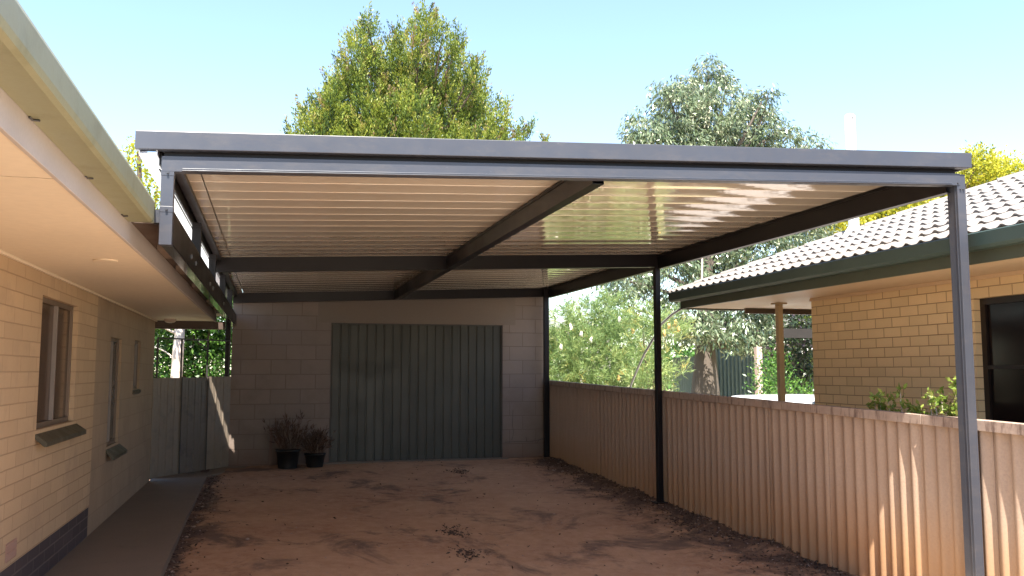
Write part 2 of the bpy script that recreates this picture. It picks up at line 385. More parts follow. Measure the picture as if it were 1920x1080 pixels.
def leaf_object(name, P, D, L, W, var, mat, parent=None, flat=None, kind=None):
    """P base points, D unit directions, one folded diamond leaf each"""
    P = np.asarray(P, float); D = np.asarray(D, float); n = len(P)
    D = D / (np.linalg.norm(D, axis=1, keepdims=True) + 1e-9)
    q = rng.normal(size=(n, 3)) if flat is None else np.asarray(flat, float) + rng.normal(size=(n, 3)) * 0.35
    S = np.cross(D, q); S /= (np.linalg.norm(S, axis=1, keepdims=True) + 1e-9)
    N = np.cross(S, D)
    L = np.broadcast_to(np.asarray(L, float), n)[:, None]; W = np.broadcast_to(np.asarray(W, float), n)[:, None]
    mid = P + D * L * 0.5 + N * L * 0.08
    V = np.empty((n, 4, 3)); V[:, 0] = P; V[:, 1] = mid + S * W * 0.5; V[:, 2] = P + D * L; V[:, 3] = mid - S * W * 0.5
    off = WL[parent.name] if parent is not None else Vector((0, 0, 0))
    V -= np.array(off)
    me = bpy.data.meshes.new(name)
    me.vertices.add(n * 4); me.vertices.foreach_set('co', V.reshape(-1))
    me.loops.add(n * 4); me.loops.foreach_set('vertex_index', np.arange(n * 4, dtype=np.int32))
    me.polygons.add(n); me.polygons.foreach_set('loop_start', np.arange(0, n * 4, 4, dtype=np.int32))
    me.polygons.foreach_set('loop_total', np.full(n, 4, dtype=np.int32))
    me.update(calc_edges=True)
    at_ = me.attributes.new('var', 'FLOAT', 'FACE'); at_.data.foreach_set('value', np.clip(np.broadcast_to(var, n), 0, 1).astype(np.float32))
    o = link(name, me, mat, parent)
    if kind: o['kind'] = kind
    return o
def unit(n):
    v = rng.normal(size=(n, 3)); return v / np.linalg.norm(v, axis=1, keepdims=True)
def shell(c, r, n, inner=0.55):
    d = unit(n); k = rng.uniform(inner ** 3, 1, n) ** (1 / 3)
    return np.array(c) + d * k[:, None] * np.array(r), d
def limb(mb, p0, p1, r0, r1, bend=0.15, n=7):
    p0, p1 = Vector(p0), Vector(p1); L = (p1 - p0).length
    j = Vector(rng.normal(size=3)) * bend * L * 0.4
    pts = [p0.lerp(p1, t) + j * math.sin(t * math.pi) for t in np.linspace(0, 1, 5)]
    mb.tube(pts, [r0 + (r1 - r0) * t for t in np.linspace(0, 1, 5)], n)

# ------------------------------------------------------------------ ground
def smooth(t): t = max(0.0, min(1.0, t)); return t * t * (3 - 2 * t)
def gz(x, y):
    zr = -1.385 - 0.0330 * (13.87 - y) if y > 6.3 else -1.635 - 0.012 * (6.3 - max(y, 0))
    zr = min(zr, -1.385)
    zl = -1.425 - 0.008 * (12.9 - y) if y < 12.9 else -1.425 + 0.03 * (y - 12.9)
    zl = min(max(zl, -1.53), -1.39)
    f = smooth((x + 0.9) / 3.2)
    z = zl * (1 - f) + zr * f
    if x > 4.6: k = smooth((x - 4.6) / 0.6); z = z * (1 - k) - 1.52 * k
    if y > 14.2: k = smooth((y - 14.2) / 1.0); z = z * (1 - k) - 1.50 * k
    if x < -1.0: k = smooth((-1.0 - x) / 0.3); z = z * (1 - k) - 1.55 * k
    if -0.9 < x < 4.6 and y < 14.2:
        z += 0.012 * (noise.noise(Vector((x * 1.3, y * 1.3, 0)))) + 0.005 * noise.noise(Vector((x * 5, y * 5, 3)))
        if x > 4.05: z += 0.05 * smooth((x - 4.05) / 0.35) * (0.5 + noise.noise(Vector((y * 1.7, 2, 0))))
        if x > -0.78 and x < -0.6: z -= 0.015
    return z
xs = np.concatenate([[-400, -120, -40, -15, -6, -3, -1.6, -1.3, -1.1], np.arange(-0.95, 4.95, 0.06), [5.1, 5.4, 6, 8, 12, 20, 40, 120, 400]])
ys = np.concatenate([[-400, -120, -40, -15, -8, -4, -2, 0, 2, 3.5], np.arange(4.4, 14.3, 0.07), [14.6, 15.2, 16, 18, 22, 30, 45, 80, 160, 500]])
nx, ny = len(xs), len(ys)
gm = MB()
gv = [(x, y, gz(x, y)) for y in ys for x in xs]
gf = [(j * nx + i, j * nx + i + 1, (j + 1) * nx + i + 1, (j + 1) * nx + i) for j in range(ny - 1) for i in range(nx - 1)]
gmi = []
for j in range(ny - 1):
    for i in range(nx - 1):
        gmi.append(1 if (xs[i] >= 4.6 or ys[j] > 14.25) else 0)
me = bpy.data.meshes.new('ground'); me.from_pydata(gv, [], gf)
me.polygons.foreach_set('material_index', gmi); me.polygons.foreach_set('use_smooth', [True] * len(gf))
props(link('ground', me, [M['ground'], M['yard']]), kind='structure')
# concrete path beside the house, with a slab in front of the gate
pth = MB()
prev = None
pe = [(-3.0, -0.70), (2, -0.705), (6.8, -0.716), (9.0, -0.757), (12.9, -0.807)]
for (y0, e0), (y1, e1) in zip(pe[:-1], pe[1:]):
    pth.hexa([(-1.50, y0, -1.6), (e0, y0, -1.6), (-1.50, y1, -1.6), (e1, y1, -1.6), (-1.50, y0, -1.42), (e0, y0, -1.42), (-1.50, y1, -1.42), (e1, y1, -1.42)])
pth.hexa([(-1.50, 12.9, -1.6), (-0.80, 12.9, -1.6), (-1.50, 14.4, -1.6), (0.05, 14.4, -1.6), (-1.50, 12.9, -1.42), (-0.80, 12.9, -1.42), (-1.50, 14.4, -1.395), (0.05, 14.4, -1.385)])
props(pth.build('path', M['path'], None), kind='structure')
props(box('driveway', M['drive'], None, 4.75, 9.5, -6, 16.5, -1.6, -1.505), kind='structure')

props(box('bounce_slab', M['bounce_slab'], None, -0.69, 4.40, -14, 5.55, -1.75, -1.585), kind='structure')  # unseen pale slab added to bounce sun onto eave, ceiling and walls

# ------------------------------------------------------------------ carport
zc = lambda x: 1.178 + 0.0415 * (x + 0.5)          # underside of the ceiling
cp = thing('carport', 'slate grey steel carport with a glossy cream ribbed ceiling over the dirt drive', 'carport', (1.9, 9.3, -1.5))
# ceiling sheets: pans 0.287 m wide running across
def ceiling(x0, x1, y0, y1):
    pit = 0.2872; ph = 5.424
    prof = []
    k0 = math.floor((y0 - ph) / pit) - 1
    y = ph + k0 * pit
    while y < y1 + pit:
        seq = [(0.0, 0.000), (0.004, 0.0065), (0.014, 0.007), (0.019, 0.0), (0.07, 0.0007), (0.12, 0.0014), (0.17, 0.0018), (0.22, 0.0016), (0.262, 0.0008)]
        for dy, dz in seq:
            if y0 <= y + dy <= y1: prof.append((y + dy, dz))
        y += pit
    prof = [(y0, 0.0)] + prof + [(y1, 0.0)]
    n = len(prof); vs = []; fs = []
    for x in (x0, x1): vs += [(x, p[0], zc(x) + p[1]) for p in prof]
    fs = [(i, i + 1, n + i + 1, n + i) for i in range(n - 1)]
    mb = MB()
    for i, f in enumerate(fs):
        pass
    mb.add(vs, fs, 0, False)
    b = len(vs)
    # top skin, closed round the edge
    top = [(x, y, zc(x) + 0.055) for x in (x0, x1) for y in (y0, y1)]
    mb.add(top, [(0, 1, 3, 2)])
    for x in (x0, x1):
        mb.add([(x, y0, zc(x)), (x, y1, zc(x)), (x, y1, zc(x) + 0.055), (x, y0, zc(x) + 0.055)], [(0, 1, 2, 3)])
    for yy in (y0, y1):
        mb.add([(x0, yy, zc(x0)), (x1, yy, zc(x1)), (x1, yy, zc(x1) + 0.055), (x0, yy, zc(x0) + 0.055)], [(0, 1, 2, 3)])
    o = mb.build('ceiling_sheet', M['cream_gloss'], cp)
    return o
ceiling(-0.59, -0.437, 4.878, 13.86); ceiling(-0.430, 4.44, 4.878, 13.86)
# front fascia capping, wraps over the roof edge; side cappings
MB().zbox(-0.707, 4.525, 4.806, 4.815, lambda x: 1.146 + 0.0427 * (x + 0.707), lambda x: 1.243 + 0.0434 * (x + 0.707)) \
    .zbox(-0.707, 4.525, 4.815, 4.95, lambda x: 1.236 + 0.0434 * (x + 0.707), lambda x: 1.243 + 0.0434 * (x + 0.707)) \
    .zbox(-0.707, 4.525, 4.815, 4.866, lambda x: 1.146 + 0.0427 * (x + 0.707), lambda x: 1.152 + 0.0427 * (x + 0.707)) \
    .build('roof_capping', M['steel'], cp, 0.003)
MB().box(4.51, 4.525, 4.81, 13.86, 1.37, 1.468).box(4.44, 4.51, 4.96, 13.86, 1.455, 1.468).build('side_capping', M['steel'], cp)
# roof skin above
MB().hexa([(-0.66, 4.955, 1.236), (4.50, 4.955, 1.449), (-0.66, 13.9, 1.236), (4.50, 13.9, 1.449), (-0.66, 4.955, 1.243), (4.50, 4.955, 1.4565), (-0.66, 13.9, 1.243), (4.50, 13.9, 1.4565)]).build('roof_skin', M['roof_pale'], cp)
# cross beams (C sections with a lip)
def crossbeam(y, h, lip, mat, x0=-0.575, x1=4.445, t=0.06, top=0.007):
    m = MB()
    zb = lambda x: zc(x) - h; zt = lambda x: zc(x) + top
    m.zbox(x0, x1, y, y + 0.004, zb, zt)
    m.zbox(x0, x1, y + 0.004, y + t, zb, lambda x: zb(x) + 0.004)
    m.zbox(x0, x1, y + t - 0.004, y + t, lambda x: zb(x) + 0.004, zt)
    m.zbox(x0, x1, y + 0.004, y + t - 0.004, lambda x: zt(x) - 0.004, zt)
    if lip:
        m.zbox(x0 + 0.10, x1 - 0.07, y - 0.014, y, lambda x: zb(x) + 0.001, lambda x: zb(x) + 0.006)
        m.zbox(x0 + 0.10, x1 - 0.07, y - 0.003, y, lambda x: zb(x) + 0.010, lambda x: zb(x) + 0.018)
    return m.build('cross_beam', mat, cp, 0.0015)
crossbeam(4.83, 0.135, True, M['steel'], top=-0.053)
MB().zbox(-0.57, 4.44, 4.868, 4.876, lambda x: zc(x) - 0.052, lambda x: zc(x) + 0.062).build('closure_shade_strip', M['steel_shaded'], cp); crossbeam(9.50, 0.150, False, M['steel_shaded']); crossbeam(13.78, 0.150, False, M['steel_shaded'])  # closing strip with the shade band below the capping put into its colour
# long beams: right edge, middle, left edge
def longbeam(x, wd, h, y0, y1, xr=None):
    xr = x if xr is None else xr
    m = MB()
    for (a, b, z0, z1) in ((0, 0.004, -h, -0.003), (wd - 0.004, wd, -h, -0.003), (0.004, wd - 0.004, -h, -h + 0.004)):
        m.hexa([(x + a, y0, zc(x) + z0), (x + b, y0, zc(x) + z0), (xr + a, y1, zc(x) + z0), (xr + b, y1, zc(x) + z0),
                (x + a, y0, zc(x) + z1), (x + b, y0, zc(x) + z1), (xr + a, y1, zc(x) + z1), (xr + b, y1, zc(x) + z1)])
    m.hexa([(x - 0.007, y0, zc(x) - 0.028), (x - 0.0005, y0, zc(x) - 0.028), (xr - 0.007, y1, zc(x) - 0.028), (xr - 0.0005, y1, zc(x) - 0.028),
            (x - 0.007, y0, zc(x) - 0.020), (x - 0.0005, y0, zc(x) - 0.020), (xr - 0.007, y1, zc(x) - 0.020), (xr - 0.0005, y1, zc(x) - 0.020)])
    return m.build('long_beam', M['steel_shaded'], cp)
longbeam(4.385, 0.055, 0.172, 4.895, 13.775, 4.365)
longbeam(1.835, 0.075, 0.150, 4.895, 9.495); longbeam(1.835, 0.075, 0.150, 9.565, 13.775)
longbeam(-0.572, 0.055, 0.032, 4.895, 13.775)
# posts
def post(name, x0, x1, y0, y1, z0, z1, mat, foot=False):
    m = MB().box(x0, x1, y0, y1, z0, z1)
    m.box(x0 - 0.0035, x0 - 0.0005, y0 + 0.018, y0 + 0.026, z0, z1)
    if foot: m.box(x0 - 0.05, x1 + 0.03, y0 - 0.04, y1 + 0.04, z0, z0 + 0.03)
    return m.build(name, mat, cp, 0.002)
p = post('post', 4.42, 4.487, 4.832, 4.925, gz(4.4, 4.9) - 0.05, 1.325, M['steel'])
for (x, z) in ((4.443, 1.222), (4.466, 1.222), (4.425, 1.262)):
    MB().tube([(x, 4.832, z), (x, 4.822, z)], 0.0055, 8).build('screw', M['screw'], p)
MB().tube([(4.487, 4.87, -0.12), (4.50, 4.87, -0.12)], 0.004, 6).build('screw', M['screw'], p)
p = post('post', 4.345, 4.405, 9.502, 9.575, gz(4.36, 9.5) - 0.02, 1.365, M['steel_shaded'], True)
p = post('post', 4.285, 4.365, 13.70, 13.77, gz(4.35, 13.7) - 0.05, 1.36, M['steel_shaded'])
p = post('post', -0.675, -0.605, 14.0, 14.07, -1.42, 1.15, M['steel_shaded'])
# left side: short risers standing on a ledger beam fixed to the house eave
p = MB().box(-0.578, -0.515, 4.832, 4.895, 0.655, 1.12).build('riser', M['steel'], cp, 0.002)
for z in (1.035, 0.842):
    MB().tube([(-0.545, 4.830, z), (-0.545, 4.820, z)], 0.006, 8).build('screw', M['screw'], p)
    box('clamp_plate', M['steel'], p, -0.5795, -0.5135, 4.8305, 4.8965, z - 0.016, z + 0.016, 0.002)
for y in (6.70, 8.50, 10.30, 12.10):
    MB().box(-0.578, -0.515, y, y + 0.063, 0.80, 1.08).box(-0.581, -0.512, y - 0.003, y + 0.066, 1.03, 1.05).build('riser', M['steel_shaded'], cp, 0.002)
lb = MB().box(-0.578, -0.515, 4.90, 13.75, 0.668, 0.845).build('ledger_beam', M['steel_shaded'], cp, 0.002)
MB().box(-0.574, -0.519, 4.90, 13.75, 0.661, 0.6675).build('beam_underside', M['underbeam'], lb)
for y in (5.9, 6.25, 7.7, 8.1, 9.9): box('bolt_block', M['screw'], lb, -0.515, -0.500, y, y + 0.03, 0.715, 0.745, 0.004)
# gutter along the low (left) edge of the carport roof
MB().extrude([(-0.69, 1.125), (-0.60, 1.125), (-0.60, 1.215), (-0.604, 1.215), (-0.604, 1.131), (-0.686, 1.131), (-0.686, 1.205), (-0.69, 1.205)], 'y', 4.83, 14.0).build('gutter', M['white_gutter'], cp)
MB().extrude([(-0.598, 1.09), (-0.585, 1.09), (-0.585, 1.165), (-0.598, 1.165)], 'y', 4.90, 13.9).build('gutter_strap', M['steel_shaded'], cp)
# small rods seen through the openings
for zz in (1.075, 1.10): MB().tube([(-0.60, 4.95, zz), (-0.60, 13.6, zz)], 0.005, 6).build('tie_rod', M['steel_shaded'], cp)
# roof extension brackets between fascia and ledger, with boards
MB().box(-0.735, -0.60, 4.97, 12.5, 0.785, 0.80).build('extension_tray', M['brown_trim'], cp)
for y0, y1, x0 in ((5.80, 6.25, -0.70), (6.90, 7.25, -0.70), (8.3, 8.75, -0.70), (10.1, 10.8, -0.70), (11.3, 11.8, -0.70)):
    MB().box(x0, -0.60, y0, y1, 0.755, 0.784).build('bracket_board', M['tan_trim'], cp)
MB().box(-0.615, -0.578, 4.87, 4.96, 0.775, 0.845).build('end_bracket', M['steel'], cp)

# ------------------------------------------------------------------ left house
hs = thing('house', 'cream block house on the left with a deep eave, dark brick plinth and narrow windows', 'house', (-2.5, 6.0, -1.5))
XW = -1.4925
def wall_with_holes(mb, X, y0, y1, z0, z1, holes, th, mi=0):
    """wall in plane x=X (front) with rectangular openings and thickness th towards -x (th<0: +x)"""
    ysx = sorted(set([y0, y1] + [h[0] for h in holes] + [h[1] for h in holes]))
    for a, b in zip(ysx[:-1], ysx[1:]):
        hh = [h for h in holes if h[0] <= a and h[1] >= b]
        if not hh: mb.box(min(X, X - th), max(X, X - th), a, b, z0, z1, mi)
        else:
            h = hh[0]
            mb.box(min(X, X - th), max(X, X - th), a, b, z0, h[2], mi); mb.box(min(X, X - th), max(X, X - th), a, b, h[3], z1, mi)
W1 = (6.52, 7.66, -0.385, 0.515); W2 = (9.25, 9.90, -0.72, 0.335); W3 = (10.80, 11.27, -0.197, 0.357)
m = MB(); wall_with_holes(m, XW, -4.0, 8.47, -1.165, 0.676, [W1], 0.2); m.build('wall', M['house_wall'], hs)
m = MB(); wall_with_holes(m, XW - 0.010, 8.47, 12.55, -1.60, 0.676, [W2, W3], 0.2); m.build('rear_wall', M['house_render'], hs)
MB().box(-8, XW - 0.20, 12.35, 12.55, -1.6, 0.676).build('end_wall', M['house_render'], hs)
MB().box(XW - 0.2, XW - 0.006, -4.0, 8.468, -1.60, -1.165).build('plinth', M['plinth'], hs)
def hwin(W, pane, mull):
    y0, y1, z0, z1 = W
    f = MB(); xi = XW - 0.035
    f.box(xi - 0.03, xi, y0, y0 + 0.035, z0, z1); f.box(xi - 0.03, xi, y1 - 0.035, y1, z0, z1)
    f.box(xi - 0.03, xi, y0 + 0.035, y1 - 0.035, z0, z0 + 0.035); f.box(xi - 0.03, xi, y0 + 0.035, y1 - 0.035, z1 - 0.035, z1)
    fo = f.build('window_frame', M['frame_alu'], hs, 0.002)
    if mull: box('mullion', M['mullion'], fo, xi - 0.03, xi + 0.008, mull - 0.012, mull + 0.012, z0 + 0.036, z1 - 0.036, 0.002)
    box('pane', pane, fo, xi - 0.024, xi - 0.018, y0 + 0.035, y1 - 0.035, z0 + 0.035, z1 - 0.035)
    return fo
hwin(W1, M['pane_brown'], 7.10); hwin(W2, M['pane_grey'], 9.50); hwin(W3, M['pane_brown'], 11.1)
for (y0, y1, z0, z1), dx, ex, dp in ((W1, 0.075, 0.13, 0.08), (W2, 0.07, 0.12, 0.09), (W3, 0.015, 0.02, 0.015)):
    MB().extrude([(XW - 0.035, z0 - 0.002), (XW + dx, z0 - dp), (XW + dx, z0 - dp - 0.032), (XW + dx - 0.015, z0 - dp - 0.032), (XW + 0.001, z0 - 0.06), (XW - 0.035, z0 - 0.04)], 'y', y0 - 0.02, y1 + ex) \
        .build('window_sill', M['sill'], hs, 0.003)
# soffit, in two sheets with a joint
ys_ = onz(40, 333, 0.675).y
MB().box(-1.49, -0.748, -4.0, ys_ - 0.006, 0.677, 0.687).box(-1.49, -0.748, ys_ + 0.006, 12.5, 0.677, 0.687).build('soffit', M['soffit'], hs)
box('joint_backing', M['brown_trim'], hs, -1.49, -0.748, ys_ - 0.03, ys_ + 0.03, 0.688, 0.70)  # dark backing added so the open soffit joint looks shaded
MB().extrude([(-1.49, 0.662), (-1.472, 0.662), (-1.468, 0.676), (-1.49, 0.676)], 'y', -4, 12.5).build('soffit_trim', M['soffit'], hs)
MB().box(-0.748, -0.732, -4.0, 12.55, 0.668, 0.865).build('fascia', M['fascia'], hs, 0.002)
gp = [(-0.731, 0.772), (-0.628, 0.772), (-0.612, 0.780), (-0.606, 0.80), (-0.606, 0.875), (-0.612, 0.892), (-0.622, 0.896), (-0.622, 0.888), (-0.613, 0.87), (-0.613, 0.803), (-0.630, 0.779), (-0.724, 0.779), (-0.724, 0.86), (-0.731, 0.86)]
gt = MB().extrude(gp, 'y', -4.0, 4.86).build('gutter', M['gutter_green'], hs, 0.0015)
MB().extrude([(-0.730, 0.773), (-0.607, 0.773), (-0.607, 0.89), (-0.730, 0.89)], 'y', 4.862, 4.868).build('stop_end', M['gutter_green'], gt)
for uu, vv in ((50, 219), (152, 330), (222, 402)):
    y = onz(uu, vv, 0.770).y; MB().tube([(-0.727, y, 0.771), (-0.722, y + 0.015, 0.765), (-0.705, y + 0.03, 0.768)], 0.004, 5).build('rivet', M['screw'], gt)
MB().hexa([(-5, -4, 1.23), (-0.728, -4, 0.872), (-5, 12.5, 1.23), (-0.728, 12.5, 0.872), (-5, -4, 1.25), (-0.728, -4, 0.892), (-5, 12.5, 1.25), (-0.728, 12.5, 0.892)]).build('roof', M['roof_pale'], hs)
MB().box(-1.50, -0.735, 12.56, 12.60, 0.60, 0.86).build('end_fascia', M['brown_trim'], hs)
g2 = MB().extrude([(12.602, 0.575), (12.70, 0.575), (12.73, 0.61), (12.73, 0.68), (12.602, 0.68)], 'x', -1.6, -0.62).build('end_gutter', M['brown_trim'], hs)
v = onz(198, 488, 0.675)
m = MB().tube([(v.x, v.y, 0.677), (v.x, v.y, 0.668)], 0.07, 24); m.build('soffit_vent', M['soffit'], hs)
v = onz(314, 604, 0.665)
m = MB().tube([(-1.27, 12.1, 0.677), (-1.27, 12.1, 0.655), (-1.27, 12.1, 0.635), (-1.27, 12.1, 0.625)], [0.075, 0.075, 0.055, 0.02], 20)
props(m.build('eave_light', M['lightglass'], hs), 'round opal light at the far end of the eave')
m = MB()
vy, vz = 6.05, -1.075
m.box(XW + 0.001, XW + 0.006, vy - 0.11, vy + 0.11, vz - 0.055, vz + 0.055)
for j in range(2):
    for i in range(9):
        m.box(XW + 0.006, XW + 0.011, vy - 0.10 + i * 0.0235, vy - 0.10 + i * 0.0235 + 0.009, vz - 0.045 + j * 0.05, vz - 0.008 + j * 0.05)
props(m.build('air_vent', M['vent'], hs), 'terracotta air vent low in the wall')

# plates added to block the sun, their gap shaping the strip on the gate
za = 0.872
def plate(poly, name, par, th=0.015):
    n = len(poly)
    MB().add([(x, y, z) for z in (za, za + th) for x, y in poly], [tuple(range(n)), tuple(range(2 * n - 1, n - 1, -1))] + [(i, (i + 1) % n, n + (i + 1) % n, n + i) for i in range(n)]).build(name, M['brown_trim'], par)
plate([(-1.7, 12.51), (-0.62, 12.51), (-0.62, 12.905), (-1.00, 13.115), (-1.00, 13.15), (-1.7, 13.15)], 'sun_block_front', hs)
ez = []
NZ = 9
for i in range(NZ + 1):
    t = i / NZ; x = -1.00 + 0.38 * t; y = 13.225 - 0.215 * t
    ez += [(x, y), (x + 0.004, y - 0.03)]
plate([(-1.7, 13.151), (-1.001, 13.151)] + ez + [(-0.62, 14.6), (-1.7, 14.6)], 'sun_block_rear', hs)

# ------------------------------------------------------------------ garage
gr = thing('garage', 'block garage at the end of the drive with a green-grey ribbed door', 'garage', (1.9, 16.0, -1.5))
GY = 13.87
m = MB()
zw = lambda x: zc(x) + 0.006
m.zbox(-0.575, 0.885, GY, GY + 0.12, lambda x: -1.6, zw); m.zbox(3.625, 4.352, GY, GY + 0.12, lambda x: -1.6, zw)
m.zbox(0.885, 3.625, GY, GY + 0.12, lambda x: 0.755, zw)
m.build('wall', M['garage_wall'], gr)
MB().box(-0.575, -0.45, GY + 0.12, 20, -1.6, 1.16).box(4.23, 4.352, GY + 0.12, 20, -1.6, 1.20).box(-0.45, 4.23, 19.9, 20, -1.6, 1.16).build('side_wall', M['garage_wall'], gr)
MB().zbox(0.68, 3.84, GY - 0.006, GY - 0.0005, lambda x: 0.757, lambda x: zc(x) - 0.006).build('lintel', M['lintel'], gr)
MB().hexa([(-0.60, GY - 0.02, 1.166), (4.40, GY - 0.02, 1.375), (-0.60, 20.2, 1.166), (4.40, 20.2, 1.375), (-0.60, GY - 0.02, 1.172), (4.40, GY - 0.02, 1.3755), (-0.60, 20.2, 1.22), (4.40, 20.2, 1.42)]).build('roof', M['roof_pale'], gr)
# door: pans with narrow grooves
prof = []; x = 0.905; pit = 0.1352
while x < 3.60:
    prof += [(x, GY + 0.055), (x + 0.006, GY + 0.042), (x + pit - 0.026, GY + 0.042), (x + pit - 0.018, GY + 0.056)]
    x += pit
n = len(prof)
m = MB().add([(a, b, -1.375) for a, b in prof] + [(a, b, 0.75) for a, b in prof], [(i, i + 1, n + i + 1, n + i) for i in range(n - 1)])
m.box(0.90, 3.615, GY + 0.058, GY + 0.07, -1.375, 0.75)
dr = m.build('garage_door', M['rail_door'], gr)
MB().box(0.886, 0.904, GY + 0.02, GY + 0.09, -1.40, 0.754).box(3.606, 3.624, GY + 0.02, GY + 0.09, -1.40, 0.754).box(0.904, 3.606, GY + 0.02, GY + 0.09, 0.735, 0.754).build('door_frame', M['door_frame'], gr)
props(box('door_sill', M['path'], gr, 0.80, 3.70, GY - 0.10, GY + 0.12, -1.50, -1.376))
# hairline cracks in the lower right of the garage wall
m = MB()
def crack(pts):
    m.tube([(a, GY - 0.0002, b) for a, b in pts], 0.0035, 4)
crack([(3.80, -0.62), (3.79, -0.85), (3.81, -0.98), (3.78, -1.10)]); crack([(3.66, -1.13), (3.9, -1.12), (4.1, -1.125), (4.34, -1.09)]); crack([(4.02, -1.05), (4.03, -1.12)]); crack([(4.2, -1.16), (4.24, -1.10), (4.34, -1.07)])
m.build('wall_crack', M['door_frame'], gr)

# ------------------------------------------------------------------ side gate
gt_ = thing('side_gate', 'weathered zinc sheet side gate in a black iron frame between house and garage', 'gate', (-1.0, 13.35, -1.42))
A = Vector((-1.495, 12.90, 0)); B = Vector((-0.585, 13.86, 0)); GD = (B - A); GL = GD.length; GD.normalize(); GN = Vector((-GD.y, GD.x, 0))  # normal away from camera? set below
if GN.y > 0: GN = -GN
def gpan(s0, s1, z0, z1, mat, ribs):
    prof = []; n = ribs; wd = (s1 - s0) / n
    for i in range(n):
        a = s0 + i * wd
        prof += [(a, 0.0), (a + 0.006, 0.009), (a + 0.022, 0.009), (a + 0.028, 0.0), (a + wd * 0.6, 0.0), (a + wd * 0.62, 0.003), (a + wd * 0.66, 0.003), (a + wd * 0.68, 0)]
    prof.append((s1, 0.0)); k = len(prof)
    vs = [A + GD * a + GN * b + Vector((0, 0, z)) for z in (z0, z1) for a, b in prof]
    mb = MB().add(vs, [(i, i + 1, k + i + 1, k + i) for i in range(k - 1)])
    vb = [A + GD * a + GN * b + Vector((0, 0, z)) for z in (z0, z1) for a in (s0, s1) for b in (-0.004, -0.006)]
    mb.hexa([vb[0], vb[1], vb[2], vb[3], vb[4], vb[5], vb[6], vb[7]])
    return mb.build('sheet', mat, gt_)
SP = [0.0]
for uu in (341, 390):
    # where the photo's uprights meet the gate line
    lo, hi = 0, GL
    for _ in range(40):
        mid = (lo + hi) / 2; P = A + GD * mid
        d = P; q = np.array(P); px = 960 + FPX * (q @ _R) / (q @ _F)
        if px < uu: lo = mid
        else: hi = mid
    SP.append(mid)
SP.append(GL)
gpan(-0.06, SP[1] + 0.004, -1.44, -0.085, M['gate_metal'], 4)
o = gpan(SP[1] + 0.005, SP[2] + 0.002, -1.44, -0.08, M['gate_darker'], 4); o['label'] = 'darker middle sheet'
gpan(SP[2] + 0.003, GL + 0.015, -1.44, -0.07, M['gate_metal'], 3)
m = MB()
def rail(s0, s1, z, r=0.010): m.beam(A + GD * s0 + Vector((0, 0, z)) - GN * 0.02, A + GD * s1 + Vector((0, 0, z)) - GN * 0.02, r * 2, r * 2)
rail(0, GL, 0.46); rail(0, SP[1], -1.38, 0.008); rail(SP[1], GL, -1.37, 0.008); rail(0, GL, -0.12, 0.008)
for s_ in (0.01, SP[1], SP[2], GL - 0.01):
    P = A + GD * s_ - GN * 0.02; m.box(P.x - 0.012, P.x + 0.012, P.y - 0.012, P.y + 0.012, -1.40, 0.47)
for q_ in (SP[1], SP[2]):
    P = A + GD * q_ + GN * 0.014; m.box(P.x - 0.006, P.x + 0.006, P.y - 0.008, P.y + 0.008, -1.41, -0.07)
m.build('gate_frame', M['black_iron'], gt_)

# ------------------------------------------------------------------ dividing fence
fn = thing('boundary_fence', 'corrugated fibre cement fence with a stained cap dividing the drive from the tan brick house', 'fence', (4.53, 6, -1.6))
XF = 4.532; FA = 0.0175; FP = 0.1285
XFy = lambda y: XF - 0.0150 * max(0.0, y - 4.8)
ftop = lambda y: -0.133 - 0.0197 * (14.1 - y)
joints = [14.0]
y = 4.80 + 0.855 * 10
while y > -4: joints.append(y); y -= 0.855
joints.append(-4.3)
joints = [j for j in joints if j <= 14.0]
for k, (yb, ya) in enumerate(zip(joints[:-1], joints[1:])):
    nseg = max(8, int((yb - ya + 0.02) / FP * 14)); yy = np.linspace(ya - 0.03, yb + 0.012, nseg)
    dx = 0.003 if k % 2 else -0.003
    lean = -0.02 * 0
    vs = []
    for side in (0, 1):
        for lvl in (0, 1, 2):
            for q in yy:
                xx = XFy(q) + dx + FA * math.cos(2 * math.pi * (q - 4.775) / FP) + side * 0.006 + (0.004 * noise.noise(Vector((q * 0.8, lvl, 1))))
                z = [-1.80, -1.0, ftop(q) - 0.03][lvl]
                vs.append((xx, q, z))
    n = nseg; fs = []
    for side in (0, 1):
        b0 = side * 3 * n
        for lvl in (0, 1):
            fs += [(b0 + lvl * n + i, b0 + lvl * n + i + 1, b0 + (lvl + 1) * n + i + 1, b0 + (lvl + 1) * n + i) for i in range(n - 1)]
    for e in (0, n - 1):
        for lvl in (0, 1): fs.append((lvl * n + e, (lvl + 1) * n + e, 3 * n + (lvl + 1) * n + e, 3 * n + lvl * n + e))
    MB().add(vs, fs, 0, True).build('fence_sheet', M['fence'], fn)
# capping in lengths
caps = [14.0, 11.9, 9.5, 7.1, 5.35, 2.6, 0.2, -4.3]
for yb, ya in zip(caps[:-1], caps[1:]):
    m = MB(); b = 0.0
    for (xa, xb, za, zb) in ((-0.038, -0.032, -0.070, 0), (0.036, 0.042, -0.07, 0), (-0.032, 0.036, -0.007, 0)):
        m.hexa([(XFy(yq) + xx, yq, ftop(yq) + zz) for zz in (za, zb) for yq in (ya + 0.004, yb) for xx in (xa, xb)])
    m.build('fence_cap', M['cap'], fn, 0.003)

